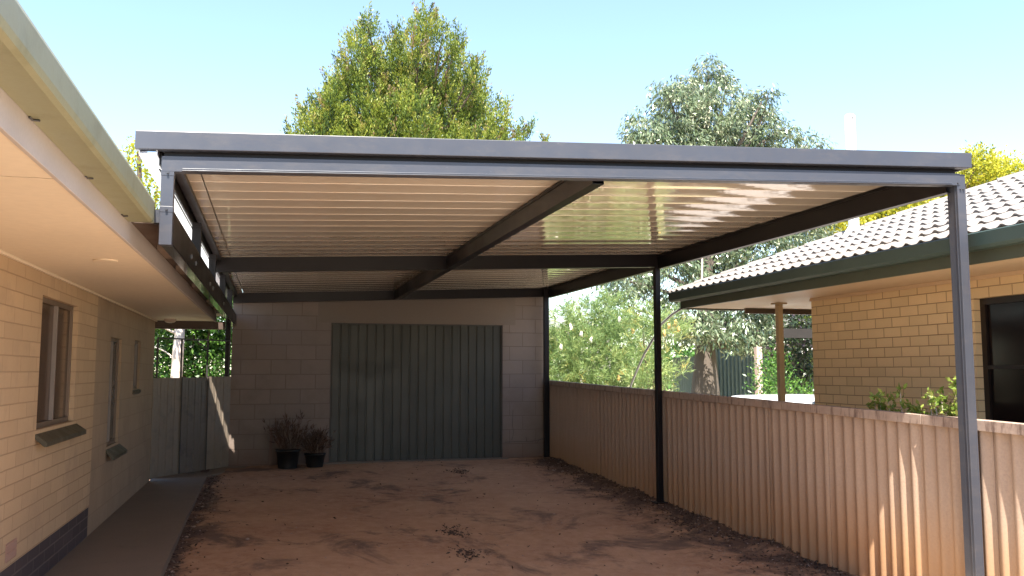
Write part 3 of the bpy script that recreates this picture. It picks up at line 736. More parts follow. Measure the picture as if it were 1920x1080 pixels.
# ------------------------------------------------------------------ neighbour's house
nb = thing('brick_house', 'tan brick house behind the fence with a grey tiled hip roof and dark green gutter', 'house', (8, 3, -1.5))
XN = 5.366; YC = 7.93
WN = (2.9, 5.755, -0.55, 0.578)
m = MB(); wall_with_holes(m, XN, -5, YC, -1.6, 0.75, [WN], -0.2); m.build('wall', M['brick_tan'], nb)
MB().box(XN + 0.201, 11.5, YC - 0.2, YC, -1.6, 0.75).build('end_wall', M['brick_tan_end'], nb)
f = MB()
xi = XN + 0.06
for (a, b, c, d) in ((WN[0], WN[1], WN[2], WN[2] + 0.05), (WN[0], WN[1], WN[3] - 0.05, WN[3]), (WN[0], WN[0] + 0.05, WN[2] + 0.05, WN[3] - 0.05), (WN[1] - 0.05, WN[1], WN[2] + 0.05, WN[3] - 0.05), (4.95, 5.0, WN[2] + 0.05, WN[3] - 0.05), (4.1, 4.15, WN[2] + 0.05, WN[3] - 0.05), (5.0, WN[1] - 0.05, 0.02, 0.05)):
    f.box(xi, xi + 0.05, a, b, c, d)
wf = f.build('window', M['window_brown'], nb)
box('pane', M['glass_dark'], wf, xi + 0.02, xi + 0.026, WN[0] + 0.05, WN[1] - 0.05, WN[2] + 0.05, WN[3] - 0.05)
# soffit incl. verandah ceiling
MB().box(4.70, 11, -5, 9.50, 0.752, 0.762).build('soffit', M['soffit_tan'], nb)
m = MB().box(XN - 0.02, XN - 0.001, -5, YC, 0.722, 0.751); m.build('soffit_trim', M['soffit_tan'], nb)
MB().box(4.672, 4.70, -5, 9.50, 0.742, 0.86).box(4.672, 11, 9.502, 9.53, 0.735, 0.86).build('fascia', M['green_fascia'], nb)
MB().extrude([(4.671, 0.825), (4.585, 0.825), (4.565, 0.845), (4.560, 0.93), (4.567, 0.938), (4.567, 0.93), (4.571, 0.85), (4.59, 0.831), (4.665, 0.831), (4.665, 0.93), (4.671, 0.93)], 'y', -5, 9.62).build('gutter', M['green_gutter'], nb, 0.002)
MB().extrude([(9.532, 0.825), (9.62, 0.825), (9.64, 0.845), (9.645, 0.93), (9.638, 0.93), (9.61, 0.831), (9.532, 0.831)], 'x', 4.62, 11).build('rear_gutter', M['green_gutter'], nb)
# verandah post with cap plate, and roof beam
MB().box(5.335, 5.395, 8.50, 8.56, -1.6, 0.735).box(5.30, 5.43, 8.47, 8.59, 0.735, 0.7515).build('verandah_post', M['post_tan'], nb, 0.002)
MB().box(5.43, 11, 9.33, 9.38, 0.69, 0.7515).build('verandah_beam', M['brown_trim'], nb)
# tiled roof: each tile course a wavy strip with its own front edge
EX, EY, EZ, SL = 4.60, 9.65, 0.925, 0.393
cs = math.cos(math.atan(SL)); sn = math.sin(math.atan(SL))
gauge = 0.285; npitch = 0.15; thk = 0.014
def roofpt(s, y, h):   # distance up slope, position along the eave, height off plane
    return (EX + s * cs - h * sn, y, EZ + s * sn + h * cs)
def wave(y):
    p = (y / npitch) % 1.0
    return 0.023 * (math.cos(2 * math.pi * p) * 0.5 + 0.5) ** 2.6
vs, fs = [], []
S = 0.0
for c in range(16):
    s0 = c * gauge; s1 = s0 + gauge + 0.03
    ymax = EY - (s0 * cs)
    yy = np.arange(-2.0, ymax + 0.001, npitch / 8)
    n = len(yy); b = len(vs)
    jit = 0.004 * noise.noise(Vector((c * 3.1, 0, 0)))
    for lvl, (s, h) in enumerate(((s0 + jit, thk - 0.004), (s0 + jit, thk + 0.010), (s1, 0.002))):
        for q in yy:
            tj = 0.008 * noise.noise(Vector((math.floor(q / (2 * npitch)) * 1.7, c * 2.3, 0)))
            vs.append(roofpt(s, q, h + wave(q) + (tj if lvl == 1 else 0)))
    for l in (0, 1): fs += [(b + l * n + i, b + l * n + i + 1, b + (l + 1) * n + i + 1, b + (l + 1) * n + i) for i in range(n - 1)]
# end (hip) plane facing the back, plainer, and closing planes
HX = EX + 16 * gauge * cs; HZ = EZ + 16 * gauge * sn
b = len(vs)
vs += [(EX, EY, EZ), (HX, EY - (HX - EX), HZ), (12.0, EY - (HX - EX), HZ), (12.0, EY, EZ)]
fs += [(b, b + 1, b + 2, b + 3)]
rf = MB().add(vs, fs, 0, False).build('roof', M['tile'], nb)
for pl in rf.data.polygons: pl.use_smooth = False
m = MB()
# ridge caps along the hip
p0 = Vector((EX, EY, EZ)); p1 = Vector((HX, EY - (HX - EX), HZ)); dd = (p1 - p0); L = dd.length; dd.normalize()
k = 0.0
while k < L:
    a = p0 + dd * k + Vector((0, 0, 0.008)); b_ = p0 + dd * min(k + 0.36, L) + Vector((0, 0, 0.0))
    m.tube([a, b_], [0.050, 0.044], 10); k += 0.33
m.build('hip_capping', M['tile'], rf)
pp = MB().tube([(6.0, 8.05, 1.38), (6.0, 8.05, 2.70), (6.0, 8.05, 2.765), (6.0, 8.05, 2.785)], [0.056, 0.056, 0.056, 0.035], 20)
vp = pp.build('vent_pipe', M['pipe_white'], rf)
for xx in (5.955, 5.985): box('vent_slot', M['screw'], vp, xx, xx + 0.012, 7.991, 7.999, 2.72, 2.75)
MB().tube([(6.0, 8.05, 1.42), (6.0, 8.05, 1.55)], [0.14, 0.06], 16).build('pipe_flashing', M['pipe_white'], vp)

props(MB().tube([at(1316, 530, 9.45), at(1316.5, 483, 9.45)], 0.0125, 8).build('breather_pipe', M['pink_post'], rf), 'thin faded pink pipe near the roof corner')

# hose hanging from the gutter corner
pts = [at(1282, 576, 9.60), at(1262, 588, 9.9), at(1240, 608, 10.3), at(1226, 634, 10.7), at(1208, 664, 11.1), at(1194, 695, 11.5), at(1183, 722, 11.8), at(1180, 760, 11.9), at(1180, 885, 11.95)]
dense = []
for i in range(len(pts) - 1):
    for t in (0, 0.33, 0.66): dense.append(pts[i].lerp(pts[i + 1], t))
dense.append(pts[-1])
props(MB().tube(dense, 0.016, 8).build('drain_hose', M['hose'], None), 'grey hose drooping in a curve from the green gutter corner', 'hose')

# ------------------------------------------------------------------ car behind the fence
car = thing('parked_car', 'white car behind the fence with only its sunlit roof showing', 'car', (7.45, 11.2, -1.505))
def carbody():
    # side outline (y along the length, z)
    low = [(8.9, -1.25), (8.85, -1.0), (8.95, -0.86), (9.9, -0.78), (10.45, -0.42), (10.75, -0.345), (11.4, -0.325), (12.2, -0.345), (12.75, -0.46), (13.15, -0.80), (13.35, -0.90), (13.40, -1.15), (13.3, -1.27)]
    xs_ = [6.68, 6.72, 6.86, 7.45, 8.04, 8.18, 8.22]
    vs = []
    for i, x in enumerate(xs_):
        for (yy, zz) in low:
            t = abs(x - 7.45) / 0.77
            drop = 0.03 * t ** 4
            up = (zz > -0.80)
            k = 1.0
            xx = 7.45 + (x - 7.45) * (0.86 if zz > -0.5 else (0.94 if up else 1.0))
            vs.append((xx, yy, zz - drop - (0.045 if i in (0, 6) and up else 0)))
    n = len(low); fs = [(i * n + j, i * n + j + 1, (i + 1) * n + j + 1, (i + 1) * n + j) for i in range(6) for j in range(n - 1)]
    fs += [tuple(range(n)), tuple(range(6 * n + n - 1, 6 * n - 1, -1))]
    return MB().add(vs, fs, 0, True)
cb = carbody().build('body', M['car_white'], car)
MB().hexa([(6.98, 10.02, -0.72), (7.92, 10.02, -0.72), (7.02, 10.44, -0.42), (7.88, 10.44, -0.42), (6.98, 10.0, -0.70), (7.92, 10.0, -0.70), (7.02, 10.42, -0.395), (7.88, 10.42, -0.395)]).build('windscreen', M['car_glass'], car)
for x in (6.76, 8.09): MB().hexa([(x, 10.35, -0.78), (x + 0.02, 10.35, -0.78), (x, 12.7, -0.78), (x + 0.02, 12.7, -0.78), (x + (0.03 if x < 7 else -0.03), 10.7, -0.50), (x + 0.03, 10.7, -0.50), (x + (0.03 if x < 7 else -0.03), 12.3, -0.50), (x + 0.03, 12.3, -0.50)]).build('side_window', M['car_glass'], car)
for x in (6.70, 8.03):
    for y in (9.6, 12.5):
        wh = MB().tube([(x, y, -1.23), (x + 0.17, y, -1.23)], 0.275, 20).build('wheel', M['tyre'], car)
        MB().tube([(x - 0.005, y, -1.23), (x + 0.175, y, -1.23)], 0.17, 14).build('rim', M['chrome'], wh)
for x in (6.85, 7.90): MB().box(x, x + 0.17, 8.84, 8.88, -1.0, -0.91).build('headlight', M['lamp_red'], car)

# ------------------------------------------------------------------ things beyond the fence
ir = thing('iron_fence', 'green corrugated iron fence in dappled shade behind the thick-trunked tree', 'fence', (9.5, 20, -1.5))
def corr(pa, pb, zt0, zt1, pit, amp):
    pa, pb = Vector(pa), Vector(pb); d = pb - pa; L = d.length; d.normalize(); nn = Vector((-d.y, d.x, 0))
    k = int(L / pit * 10); vs = []
    for z in (0, 1):
        for i in range(k + 1):
            s_ = L * i / k; P = pa + d * s_ + nn * amp * math.cos(2 * math.pi * s_ / pit)
            vs.append((P.x, P.y, -1.55 if z == 0 else zt0 + (zt1 - zt0) * i / k))
    return MB().add(vs, [(i, i + 1, k + 2 + i, k + 1 + i) for i in range(k)], 0, True).build('iron_sheet', M['iron_green'], ir)
c0 = at(1264, 700, 20.3); c1 = at(1312, 700, 21.6); c2 = at(1441, 700, 20.2)
corr((c0.x, c0.y, 0), (c1.x, c1.y, 0), 0.35, 0.42, 0.165, 0.036); corr((c1.x, c1.y, 0), (c2.x, c2.y, 0), 0.75, 0.85, 0.105, 0.022)
m = MB().beam((c1.x, c1.y + 0.1, 0.3), (c2.x, c2.y + 0.1, 0.3), 0.05, 0.05); m.build('rail', M['iron_green'], ir)
pg = thing('pergola', 'old pergola with a faded pink post and shaded beams beyond the verandah', 'pergola', (11, 17, -1.5))
a = at(1424, 745, 17.5)
MB().box(a.x - 0.065, a.x + 0.065, 17.45, 17.57, -1.55, 0.55).build('post', M['pink_post'], pg)
b = at(1475, 622, 15.0)
MB().box(b.x - 0.15, b.x + 2.4, 14.95, 15.05, 0.65, 0.83).build('beam', M['shaded_timber'], pg)
MB().box(b.x + 2.2, b.x + 2.3, 14.95, 15.05, -1.55, 0.65).build('post', M['brown_trim'], pg)
sh = thing('garden_shed', 'small shed with a faded reddish roof half hidden by shrubs', 'shed', (13, 22, -1.5))
s0 = at(1427, 672, 22); s1 = at(1475, 660, 22)
MB().box(s0.x, s0.x + 2.6, 22, 24, -1.55, 0.30).build('wall', M['brown_trim'], sh)
MB().hexa([(s0.x - 0.1, 21.9, 0.30), (s0.x + 2.7, 21.9, 0.30), (s0.x - 0.1, 24.1, 0.30), (s0.x + 2.7, 24.1, 0.30), (s0.x - 0.1, 21.9, 0.34), (s0.x + 1.3, 21.9, 0.85), (s0.x - 0.1, 24.1, 0.34), (s0.x + 1.3, 24.1, 0.85)]).build('roof', M['shed_roof'], sh)
lt = at(1252, 715, 16.5)
m = MB()
for k in range(3): m.box(lt.x - 0.09 + k * 0.085, lt.x - 0.075 + k * 0.085, 16.5, 16.515, -1.52, 0.0)
for k in range(9): m.box(lt.x - 0.09, lt.x + 0.095, 16.484, 16.498, -1.4 + k * 0.165, -1.385 + k * 0.165)
props(m.build('garden_trellis', M['black_iron'], None), 'small black trellis standing left of the green iron fence', 'trellis')
fh = thing('far_shed', 'pale low shed far behind the feathery shrub', 'shed', (14, 45, -1.5))
MB().box(15.9, 18.0, 45, 50, -1.6, 2.45).build('wall', M['far_wall'], fh); MB().hexa([(15.7, 44.7, 2.45), (18.2, 44.7, 2.45), (15.7, 50.3, 2.45), (18.2, 50.3, 2.45), (15.7, 44.7, 2.6), (18.2, 44.7, 2.6), (15.7, 50.3, 3.1), (18.2, 50.3, 3.1)]).build('roof', M['roof_pale'], fh)
nh = 15000
hx = rng.uniform(11, 60, nh); hh = 3.3 + 0.8 * np.sin(hx * 0.9) + 0.5 * np.sin(hx * 2.3 + 1)
hp = np.stack([hx, 41 + rng.normal(size=nh) * 0.8, -1.5 + hh * rng.uniform(0, 1, nh) ** 0.6], 1)
props(leaf_object('far_hedge', hp, rng.normal(size=(nh, 3)) + np.array([0, 0, 0.3]), 0.34, 0.20, np.clip(rng.normal(0.4, 0.2, nh), 0, 1), M['leaf_green']), 'distant green hedge line far beyond the fence', 'hedge', kind='stuff')

# ------------------------------------------------------------------ trees
def tree(name, label, cat, base, lobes, mat, bark, trunk_r, style, n_per_m3, leafL, leafW, fork=0.35, group=None, varbias=0.0):
    """lobes: (u, v, Y, rx, ry, rz) in metres"""
    base = Vector(base); t = thing(name, label, cat, base, group)
    cs_ = [Vector(at(l[0], l[1], l[2])) for l in lobes]
    top = max(cs_, key=lambda c: c.z)
    mb = MB()
    fk = base.lerp(Vector((base.x * 0.5 + top.x * 0.5, base.y * 0.5 + top.y * 0.5, top.z)), fork)
    mb.tube([base + Vector((0, 0, -0.1)), base.lerp(fk, 0.12), base.lerp(fk, 0.5), fk, fk.lerp(top, 0.5), top], [trunk_r * 1.35, trunk_r * 1.08, trunk_r * 0.92, trunk_r * 0.62, trunk_r * 0.32, 0.03], 12)
    for c in cs_:
        s_ = fk.lerp(top, max(0, min(0.8, (c.z - fk.z) / max(0.5, top.z - fk.z) * 0.6)))
        limb(mb, s_, c, trunk_r * 0.22, 0.015, 0.12, 6)
    mb.build('trunk', bark, t)
    Ps, Ds, Ls, Ws, Vs = [], [], [], [], []
    for l, c in zip(lobes, cs_):
        r = np.array(l[3:6]); vol = 4.19 * r[0] * r[1] * r[2]
        nt_ = max(6, int(n_per_m3 * vol ** 0.8))
        C_, O_ = shell(c, r, nt_, 0.5)
        tv = rng.normal(0.45, 0.22, nt_) + varbias
        if style == 'cypress':
            k = 34
            for i in range(nt_):
                ax = np.array([O_[i][0] * 0.5, O_[i][1] * 0.5, 0.95]); ax /= np.linalg.norm(ax)
                sz = rng.uniform(0.7, 1.3)
                hts = rng.beta(1.3, 1.7, k) * 0.62 * sz - 0.28 * sz
                wd = 0.088 * sz * np.clip(1.05 - (hts / sz + 0.28) / 0.66, 0.12, 1)
                pos = C_[i] + ax * hts[:, None] + rng.normal(size=(k, 3)) * wd[:, None]
                Ps.append(pos); Ds.append(ax * 1.0 + rng.normal(size=(k, 3)) * 0.36)
                Ls.append(rng.uniform(0.7, 1.2, k) * leafL); Ws.append(rng.uniform(0.7, 1.2, k) * leafW)
                Vs.append(np.full(k, tv[i]) + rng.normal(0, 0.08, k) + 0.55 * hts)
        elif style == 'droop':
            k = 15
            for i in range(nt_):
                pos = C_[i] + rng.normal(size=(k, 3)) * np.array([0.085, 0.085, 0.06])
                d_ = np.array([O_[i][0] * 0.5, O_[i][1] * 0.5, -0.75]) + rng.normal(size=(k, 3)) * 0.42
                Ps.append(pos); Ds.append(d_); Ls.append(rng.uniform(0.7, 1.25, k) * leafL); Ws.append(rng.uniform(0.7, 1.25, k) * leafW)
                Vs.append(np.full(k, tv[i]) + rng.normal(0, 0.18, k))
        else:
            k = 9
            for i in range(nt_):
                pos = C_[i] + rng.normal(size=(k, 3)) * leafL * 1.1
                d_ = O_[i] * 0.6 + rng.normal(size=(k, 3)) * 0.7 + np.array([0, 0, 0.15])
                Ps.append(pos); Ds.append(d_); Ls.append(rng.uniform(0.7, 1.25, k) * leafL); Ws.append(rng.uniform(0.7, 1.25, k) * leafW)
                Vs.append(np.full(k, tv[i]) + rng.normal(0, 0.18, k))
    leaf_object('crown', np.vstack(Ps), np.vstack(Ds), np.concatenate(Ls), np.concatenate(Ws), np.concatenate(Vs), mat, t)
    return t

# big cypress behind the garage
cl = []
outline = [(690, 75, .55), (688, 45, .35), (665, 105, .6), (640, 150, .6), (620, 200, .6), (590, 235, .6), (575, 205, .35), (570, 250, .6),
           (798, 55, .55), (800, 28, .35), (830, 65, .35), (775, 95, .55), (745, 75, .4), (730, 110, .6), (770, 50, .25),
           (860, 85, .4), (850, 115, .5), (885, 130, .4), (895, 155, .5), (900, 175, .4), (880, 190, .6), (905, 215, .5), (858, 75, .25),
           (700, 150, .8), (760, 160, .9), (820, 150, .8), (650, 200, .8), (700, 220, .9), (770, 230, 1.0), (840, 220, .9), (890, 240, .8), (620, 255, .8),
           (935, 225, .42), (940, 200, .30), (930, 255, .5), (980, 250, .35), (990, 235, .22), (965, 262, .3), (1022, 262, .12)]
for (u, v, r) in outline:
    cl.append((u, v, 28 + rng.uniform(-1.3, 1.3), r * 0.86, r * 1.1, r * 1.12))
for (u, v, r) in ((600, 330, 1.5), (700, 320, 1.8), (800, 320, 1.8), (900, 320, 1.5), (650, 420, 1.6), (780, 420, 1.8), (900, 420, 1.6)):
    cl.append((u, v, 28 + rng.uniform(-0.6, 1.2), r, r, r))
for (u, v, r) in ((700, 135, .7), (790, 135, .7), (660, 210, 1.1), (760, 200, 1.2), (860, 200, 1.0)):
    cl.append((u, v, 29.8, r, r, r * 1.2))
b0 = at(760, 740, 28)
tree('cypress_tree', 'tall dense yellow-green cypress rising behind the garage roof', 'tree', (b0.x, 28, -1.5), cl, M['leaf_cypress'], M['bark_brown'], 0.45, 'cypress', 56, 0.11, 0.042, fork=0.3)

kl = []
for (u, v, r) in ((1332, 135, .42), (1345, 165, .5), (1310, 170, .45), (1370, 155, .22), (1285, 165, .3), (1250, 175, .4), (1265, 205, .6), (1245, 165, .15),
                  (1210, 235, .5), (1225, 262, .6), (1190, 262, .35), (1300, 215, .8), (1350, 215, .8), (1400, 195, .45), (1430, 190, .35), (1435, 180, .2), (1420, 225, .5), (1440, 215, .25),
                  (1390, 250, .7), (1465, 255, .4), (1475, 238, .25), (1520, 268, .3), (1545, 268, .18), (1440, 268, .5), (1300, 262, .9), (1260, 300, 1.0), (1350, 300, 1.0), (1430, 310, .9), (1500, 320, .7),
                  (1290, 380, 1.1), (1400, 390, 1.1), (1490, 400, .9), (1230, 420, 1.0), (1330, 450, 1.1), (1430, 470, 1.0), (1500, 470, .6), (1200, 490, .8), (1260, 520, .9), (1340, 530, .9), (1420, 540, .8), (1490, 545, .6),
                  (1165, 525, .6), (1150, 560, .35), (1220, 580, .6), (1290, 590, .6), (1350, 600, .6), (1410, 600, .6), (1450, 600, .5), (1310, 625, .35), (1380, 628, .4), (1425, 635, .3), (1270, 630, .3), (1345, 640, .25), (1395, 655, .2)):
    kl.append((u + rng.uniform(-8, 8), v + rng.uniform(-6, 6), 19 + rng.uniform(-0.9, 0.9), r * 0.98, r, r * 0.92))
for (u, v, r) in ((1300, 612, .35), (1335, 622, .38), (1385, 625, .4), (1428, 640, .35), (1362, 640, .3), (1275, 600, .35), (1450, 615, .4), (1405, 650, .22)):
    kl.append((u, v, 17.9, r, r, r * 0.8))
b0 = at(1322, 745, 19)
tree('kurrajong_tree', 'large tree with a swollen grey trunk and drooping glossy leaves beyond the fence', 'tree', (b0.x, 19, -1.5), kl, M['leaf_kurra'], M['bark_grey'], 0.36, 'droop', 84, 0.135, 0.038, fork=0.24)

yl = []
for (u, v, r) in ((1545, 440, .6), (1590, 430, .6), (1540, 425, .35), (1640, 420, .7), (1680, 400, .7), (1730, 395, .7), (1770, 385, .7), (1830, 330, .6), (1850, 315, .4), (1825, 300, .2), (1880, 335, .5), (1800, 360, .8), (1865, 345, .6), (1915, 345, .4), (1700, 440, 1.0), (1800, 420, 1.0), (1600, 460, .8), (1900, 400, 1.0)):
    yl.append((u, v - (30 if u < 1790 else 14), 24 + rng.uniform(-0.8, 0.8), r * 1.25, r, r * 1.0))
b0 = at(1720, 740, 24)
tree('golden_tree', 'bright yellow-green tree showing above the tiled roof', 'tree', (b0.x, 24, -1.5), yl, M['leaf_yellow'], M['bark_brown'], 0.25, 'any', 130, 0.12, 0.06, fork=0.35)

ll = []
for (u, v, r) in ((250, 330, .5), (270, 360, .5), (255, 300, .3), (285, 385, .6), (240, 290, .25), (300, 420, .8), (250, 420, .9), (295, 350, .22), (260, 275, .12), (200, 400, .9)):
    ll.append((u, v, 18 + rng.uniform(-0.5, 0.5), r * 0.9, r, r * 0.9))
b0 = at(262, 740, 18)
tree('backyard_tree', 'sparse yellow-green tree seen between the house gutter and the carport', 'tree', (b0.x, 18, -1.5), ll, M['leaf_yellow'], M['bark_brown'], 0.14, 'any', 55, 0.085, 0.045, fork=0.45, varbias=-0.1)

gl = []
for (u, v, r) in ((305, 640, .45), (320, 690, .5), (360, 640, .5), (400, 640, .5), (380, 690, .5), (420, 690, .4), (345, 610, .45), (395, 600, .5), (425, 640, .4), (300, 600, .5), (300, 700, .4), (330, 570, .6), (400, 560, .6), (360, 740, .6), (300, 760, .5), (420, 750, .5)):
    gl.append((u, v, 18.5 + rng.uniform(-0.3, 0.5), r * 0.9, r * 0.6, r * 0.8))
b0 = at(375, 745, 18.6)
tree('leafy_shrub', 'lush bright green shrub filling the gap above the side gate', 'shrub', (b0.x, 18.6, -1.5), gl, M['leaf_green'], M['bark_brown'], 0.08, 'any', 330, 0.10, 0.05, fork=0.4)
tk = thing('gum_tree', 'pale-barked tree trunk standing behind the left half of the side gate', 'tree', (at(331, 700, 16.5).x, 16.5, -1.5))
pts = [at(333, 860, 16.5), at(331, 708, 16.5), at(334, 660, 16.5), at(337, 625, 16.5), at(336, 560, 16.6)]
m = MB().tube(pts, [0.13, 0.10, 0.095, 0.085, 0.07], 14)
limb(m, pts[3], at(300, 610, 16.3), 0.03, 0.012); limb(m, at(325, 672, 16.5), at(288, 650, 16.6), 0.014, 0.008)
m.build('trunk', M['bark_pale'], tk)
C_, O_ = shell(at(330, 520, 16.6), (0.8, 0.8, 0.35), 160); pos = np.repeat(C_, 8, 0) + rng.normal(size=(1280, 3)) * 0.12
leaf_object('crown', pos, rng.normal(size=(1280, 3)) + np.array([0, 0, -0.6]), 0.12, 0.035, rng.uniform(0, 1, 1280), M['leaf_green'], tk)

# feathery shrub behind the fence
def feathery(name, label, base, cx, lobes, n, mat, flowers, orange, vb=0.0):
    t = thing(name, label, 'shrub', base)
    mb = MB(); Ps, Ds, Ls, Ws, Vs, Fl = [], [], [], [], [], []
    for l in lobes:
        c = at(*l[:3]); limb(mb, Vector(base), c, 0.035, 0.008, 0.15, 6)
        r = np.array(l[3:6]); nt_ = int(n * (r[0] * r[1] * r[2]) ** 0.6 * 8)
        C_, O_ = shell(c, r, nt_, 0.4)
        for i in range(nt_):
            ax = np.array([O_[i][0], O_[i][1], abs(O_[i][2]) * 0.6 + 0.55]) + rng.normal(size=3) * 0.3; ax /= np.linalg.norm(ax)
            k = 13; tt = rng.uniform(0, 0.22, k)
            Ps.append(C_[i] + ax * tt[:, None]); Ds.append(ax * 0.75 + rng.normal(size=(k, 3)) * 0.55)
            Ls.append(rng.uniform(0.09, 0.17, k)); Ws.append(rng.uniform(0.010, 0.017, k))
            Vs.append(np.full(k, rng.normal(0.5 + vb, 0.2)) + rng.normal(0, 0.1, k))
    mb.build('stem', M['bark_brown'], t)
    leaf_object('foliage', np.vstack(Ps), np.vstack(Ds), np.concatenate(Ls), np.concatenate(Ws), np.concatenate(Vs), mat, t)
    for (u, v, Y), mt in [(f, M['petal']) for f in flowers] + [(f, M['petal_orange']) for f in orange]:
        c = at(u, v, Y); f = MB().tube([c + Vector((rng.uniform(-.012, .012), 0, q)) for q in (-0.06, -0.045, -0.02, 0.01, 0.035, 0.055)], [0.006, 0.020, 0.028, 0.026, 0.018, 0.004], 9)
        f.v = [tuple(Vector(p) + Vector(rng.normal(size=3)) * 0.007) if i < 54 else p for i, p in enumerate(f.v)]
        f.build('flower', mt, t)
    return t
gr_l = [(1060, 620, 16.75, 0.43, 0.43, 0.43), (1045, 680, 16.62, 0.49, 0.49, 0.49), (1080, 660, 16.5, 0.49, 0.49, 0.49), (1110, 690, 16.25, 0.61, 0.61, 0.49), (1130, 620, 16.75, 0.49, 0.49, 0.49), (1150, 600, 17.0, 0.43, 0.37, 0.43), (1165, 650, 16.62, 0.49, 0.49, 0.49), (1150, 700, 16.25, 0.49, 0.49, 0.37), (1095, 600, 17.0, 0.37, 0.37, 0.34), (1190, 690, 16.5, 0.49, 0.49, 0.43), (1070, 590, 17.25, 0.17, 0.17, 0.24), (1140, 578, 17.12, 0.17, 0.17, 0.24), (1110, 570, 17.25, 0.12, 0.12, 0.2), (1040, 735, 16.5, 0.61, 0.61, 0.61), (1120, 760, 16.5, 0.73, 0.61, 0.61), (1200, 760, 16.5, 0.61, 0.61, 0.61)]
b0 = at(1120, 745, 16.6)
feathery('grevillea_shrub', 'feathery pale green grevillea with cream flower spikes rising above the far end of the fence', (b0.x, 16.6, -1.5), 0, gr_l, 75, M['leaf_grev'],
         [(1090, 626, 16), (1052, 650, 15.9), (1161, 598, 16), (1209, 632, 15.9), (1070, 612, 16), (1108, 637, 16)], [(1186, 620, 16), (1160, 708, 15.6)])
g2l = [(1250, 625, 14.5, .28, .3, .25), (1240, 620, 14.6, .4, .4, .35), (1215, 640, 14.8, .4, .4, .4), (1240, 690, 14.4, .4, .3, .35), (1205, 600, 15, .35, .35, .3), (1215, 710, 14.5, .4, .4, .35), (1225, 760, 14.4, .4, .4, .5)]
b0 = at(1240, 745, 14.5)
feathery('banksia_shrub', 'olive feathery shrub with orange-yellow flowers right of the middle carport post', (b0.x, 14.5, -1.5), 0, g2l, 48, M['leaf_grev'], [(1232, 660, 14.0)],
         [(1254, 610, 14.2), (1266, 605, 14.2), (1272, 616, 14.2), (1246, 624, 14.1)], 0.1)

def bush(name, label, lobes, base_uvY, mat, n, L, W, varbias=0.0):
    b0 = at(base_uvY[0], 745, base_uvY[2]); 
    return tree(name, label, 'shrub', (b0.x, base_uvY[2], -1.5), lobes, mat, M['bark_brown'], 0.05, 'any', n, L, W, fork=0.5, varbias=varbias)
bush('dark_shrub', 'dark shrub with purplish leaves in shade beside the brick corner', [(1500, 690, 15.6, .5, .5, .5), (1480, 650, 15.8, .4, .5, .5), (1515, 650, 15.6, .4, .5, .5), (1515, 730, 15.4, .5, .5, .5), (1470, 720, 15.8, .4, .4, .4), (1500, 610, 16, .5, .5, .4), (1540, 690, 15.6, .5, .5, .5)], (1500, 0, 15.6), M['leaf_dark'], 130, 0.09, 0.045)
bush('green_shrub', 'mid green shrub between the pink post and the verandah post', [(1450, 710, 14.8, .35, .35, .35), (1440, 740, 14.6, .4, .4, .3), (1475, 735, 14.6, .4, .35, .3), (1500, 745, 14.5, .35, .3, .25), (1435, 690, 15, .25, .3, .3), (1460, 690, 15, .25, .3, .25)], (1460, 0, 14.7), M['leaf_green'], 150, 0.08, 0.03)
bush('lime_shrub', 'lime green shrub glowing behind the shaded pergola beam', [(1507, 640, 18.5, .35, .3, .25), (1520, 600, 18.5, .3, .3, .3), (1530, 570, 18.5, .4, .3, .4), (1535, 650, 18.5, .4, .3, .3), (1515, 700, 18.6, .5, .4, .5)], (1520, 0, 18.6), M['leaf_lime'], 130, 0.09, 0.05)
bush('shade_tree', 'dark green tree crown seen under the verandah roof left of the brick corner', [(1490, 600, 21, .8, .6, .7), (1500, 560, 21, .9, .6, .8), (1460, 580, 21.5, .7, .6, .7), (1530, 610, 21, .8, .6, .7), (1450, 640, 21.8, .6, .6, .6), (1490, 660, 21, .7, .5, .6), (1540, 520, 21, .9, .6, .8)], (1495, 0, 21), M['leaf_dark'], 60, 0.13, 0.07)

# leafy plant poking over the fence in front of the brick wall
pl = thing('garden_plant', 'leafy green plant poking above the fence cap in front of the tan brick wall', 'plant', (4.95, 6.0, -1.505))
mb = MB(); P_, D_, L_, V_ = [], [], [], []
for (u, v, Y) in ((1650, 750, 6.25), (1665, 748, 6.2), (1635, 766, 6.3), (1700, 762, 6.15), (1715, 768, 6.1), (1688, 735, 6.1), (1675, 770, 6.2), (1752, 748, 5.9), (1765, 745, 5.9), (1742, 742, 5.95), (1790, 720, 5.75), (1797, 724, 5.72), (1798, 745, 5.75), (1785, 770, 5.75), (1793, 760, 5.7), (1775, 778, 5.8), (1745, 778, 5.9), (1800, 776, 5.7), (1725, 772, 6.05), (1655, 768, 6.2), (1640, 755, 6.28), (1755, 757, 5.88)):
    c = onx(u, v, 4.60 + rng.uniform(0, 0.05)); st = Vector((c.x + rng.uniform(-0.02, 0.04), c.y - 0.04, -0.75))
    mb.tube([Vector((4.75, 6.0, -1.5)).lerp(st, 0.3), st, st.lerp(c, 0.6) + Vector((0.01, 0.01, 0)), c], [0.008, 0.006, 0.005, 0.003], 5)
    k = 26; P_.append(np.array(c) + rng.normal(size=(k, 3)) * np.array([0.02, 0.02, 0.022])); D_.append(rng.normal(size=(k, 3)) + np.array([0, 0, 0.4])); L_.append(rng.uniform(0.03, 0.062, k)); V_.append(rng.uniform(0.3, 1, k))
mb.build('stem', M['bark_pale'], pl)
leaf_object('foliage', np.vstack(P_), np.vstack(D_), np.concatenate(L_), np.concatenate(L_) * 0.5, np.concatenate(V_), M['leaf_lime'], pl)

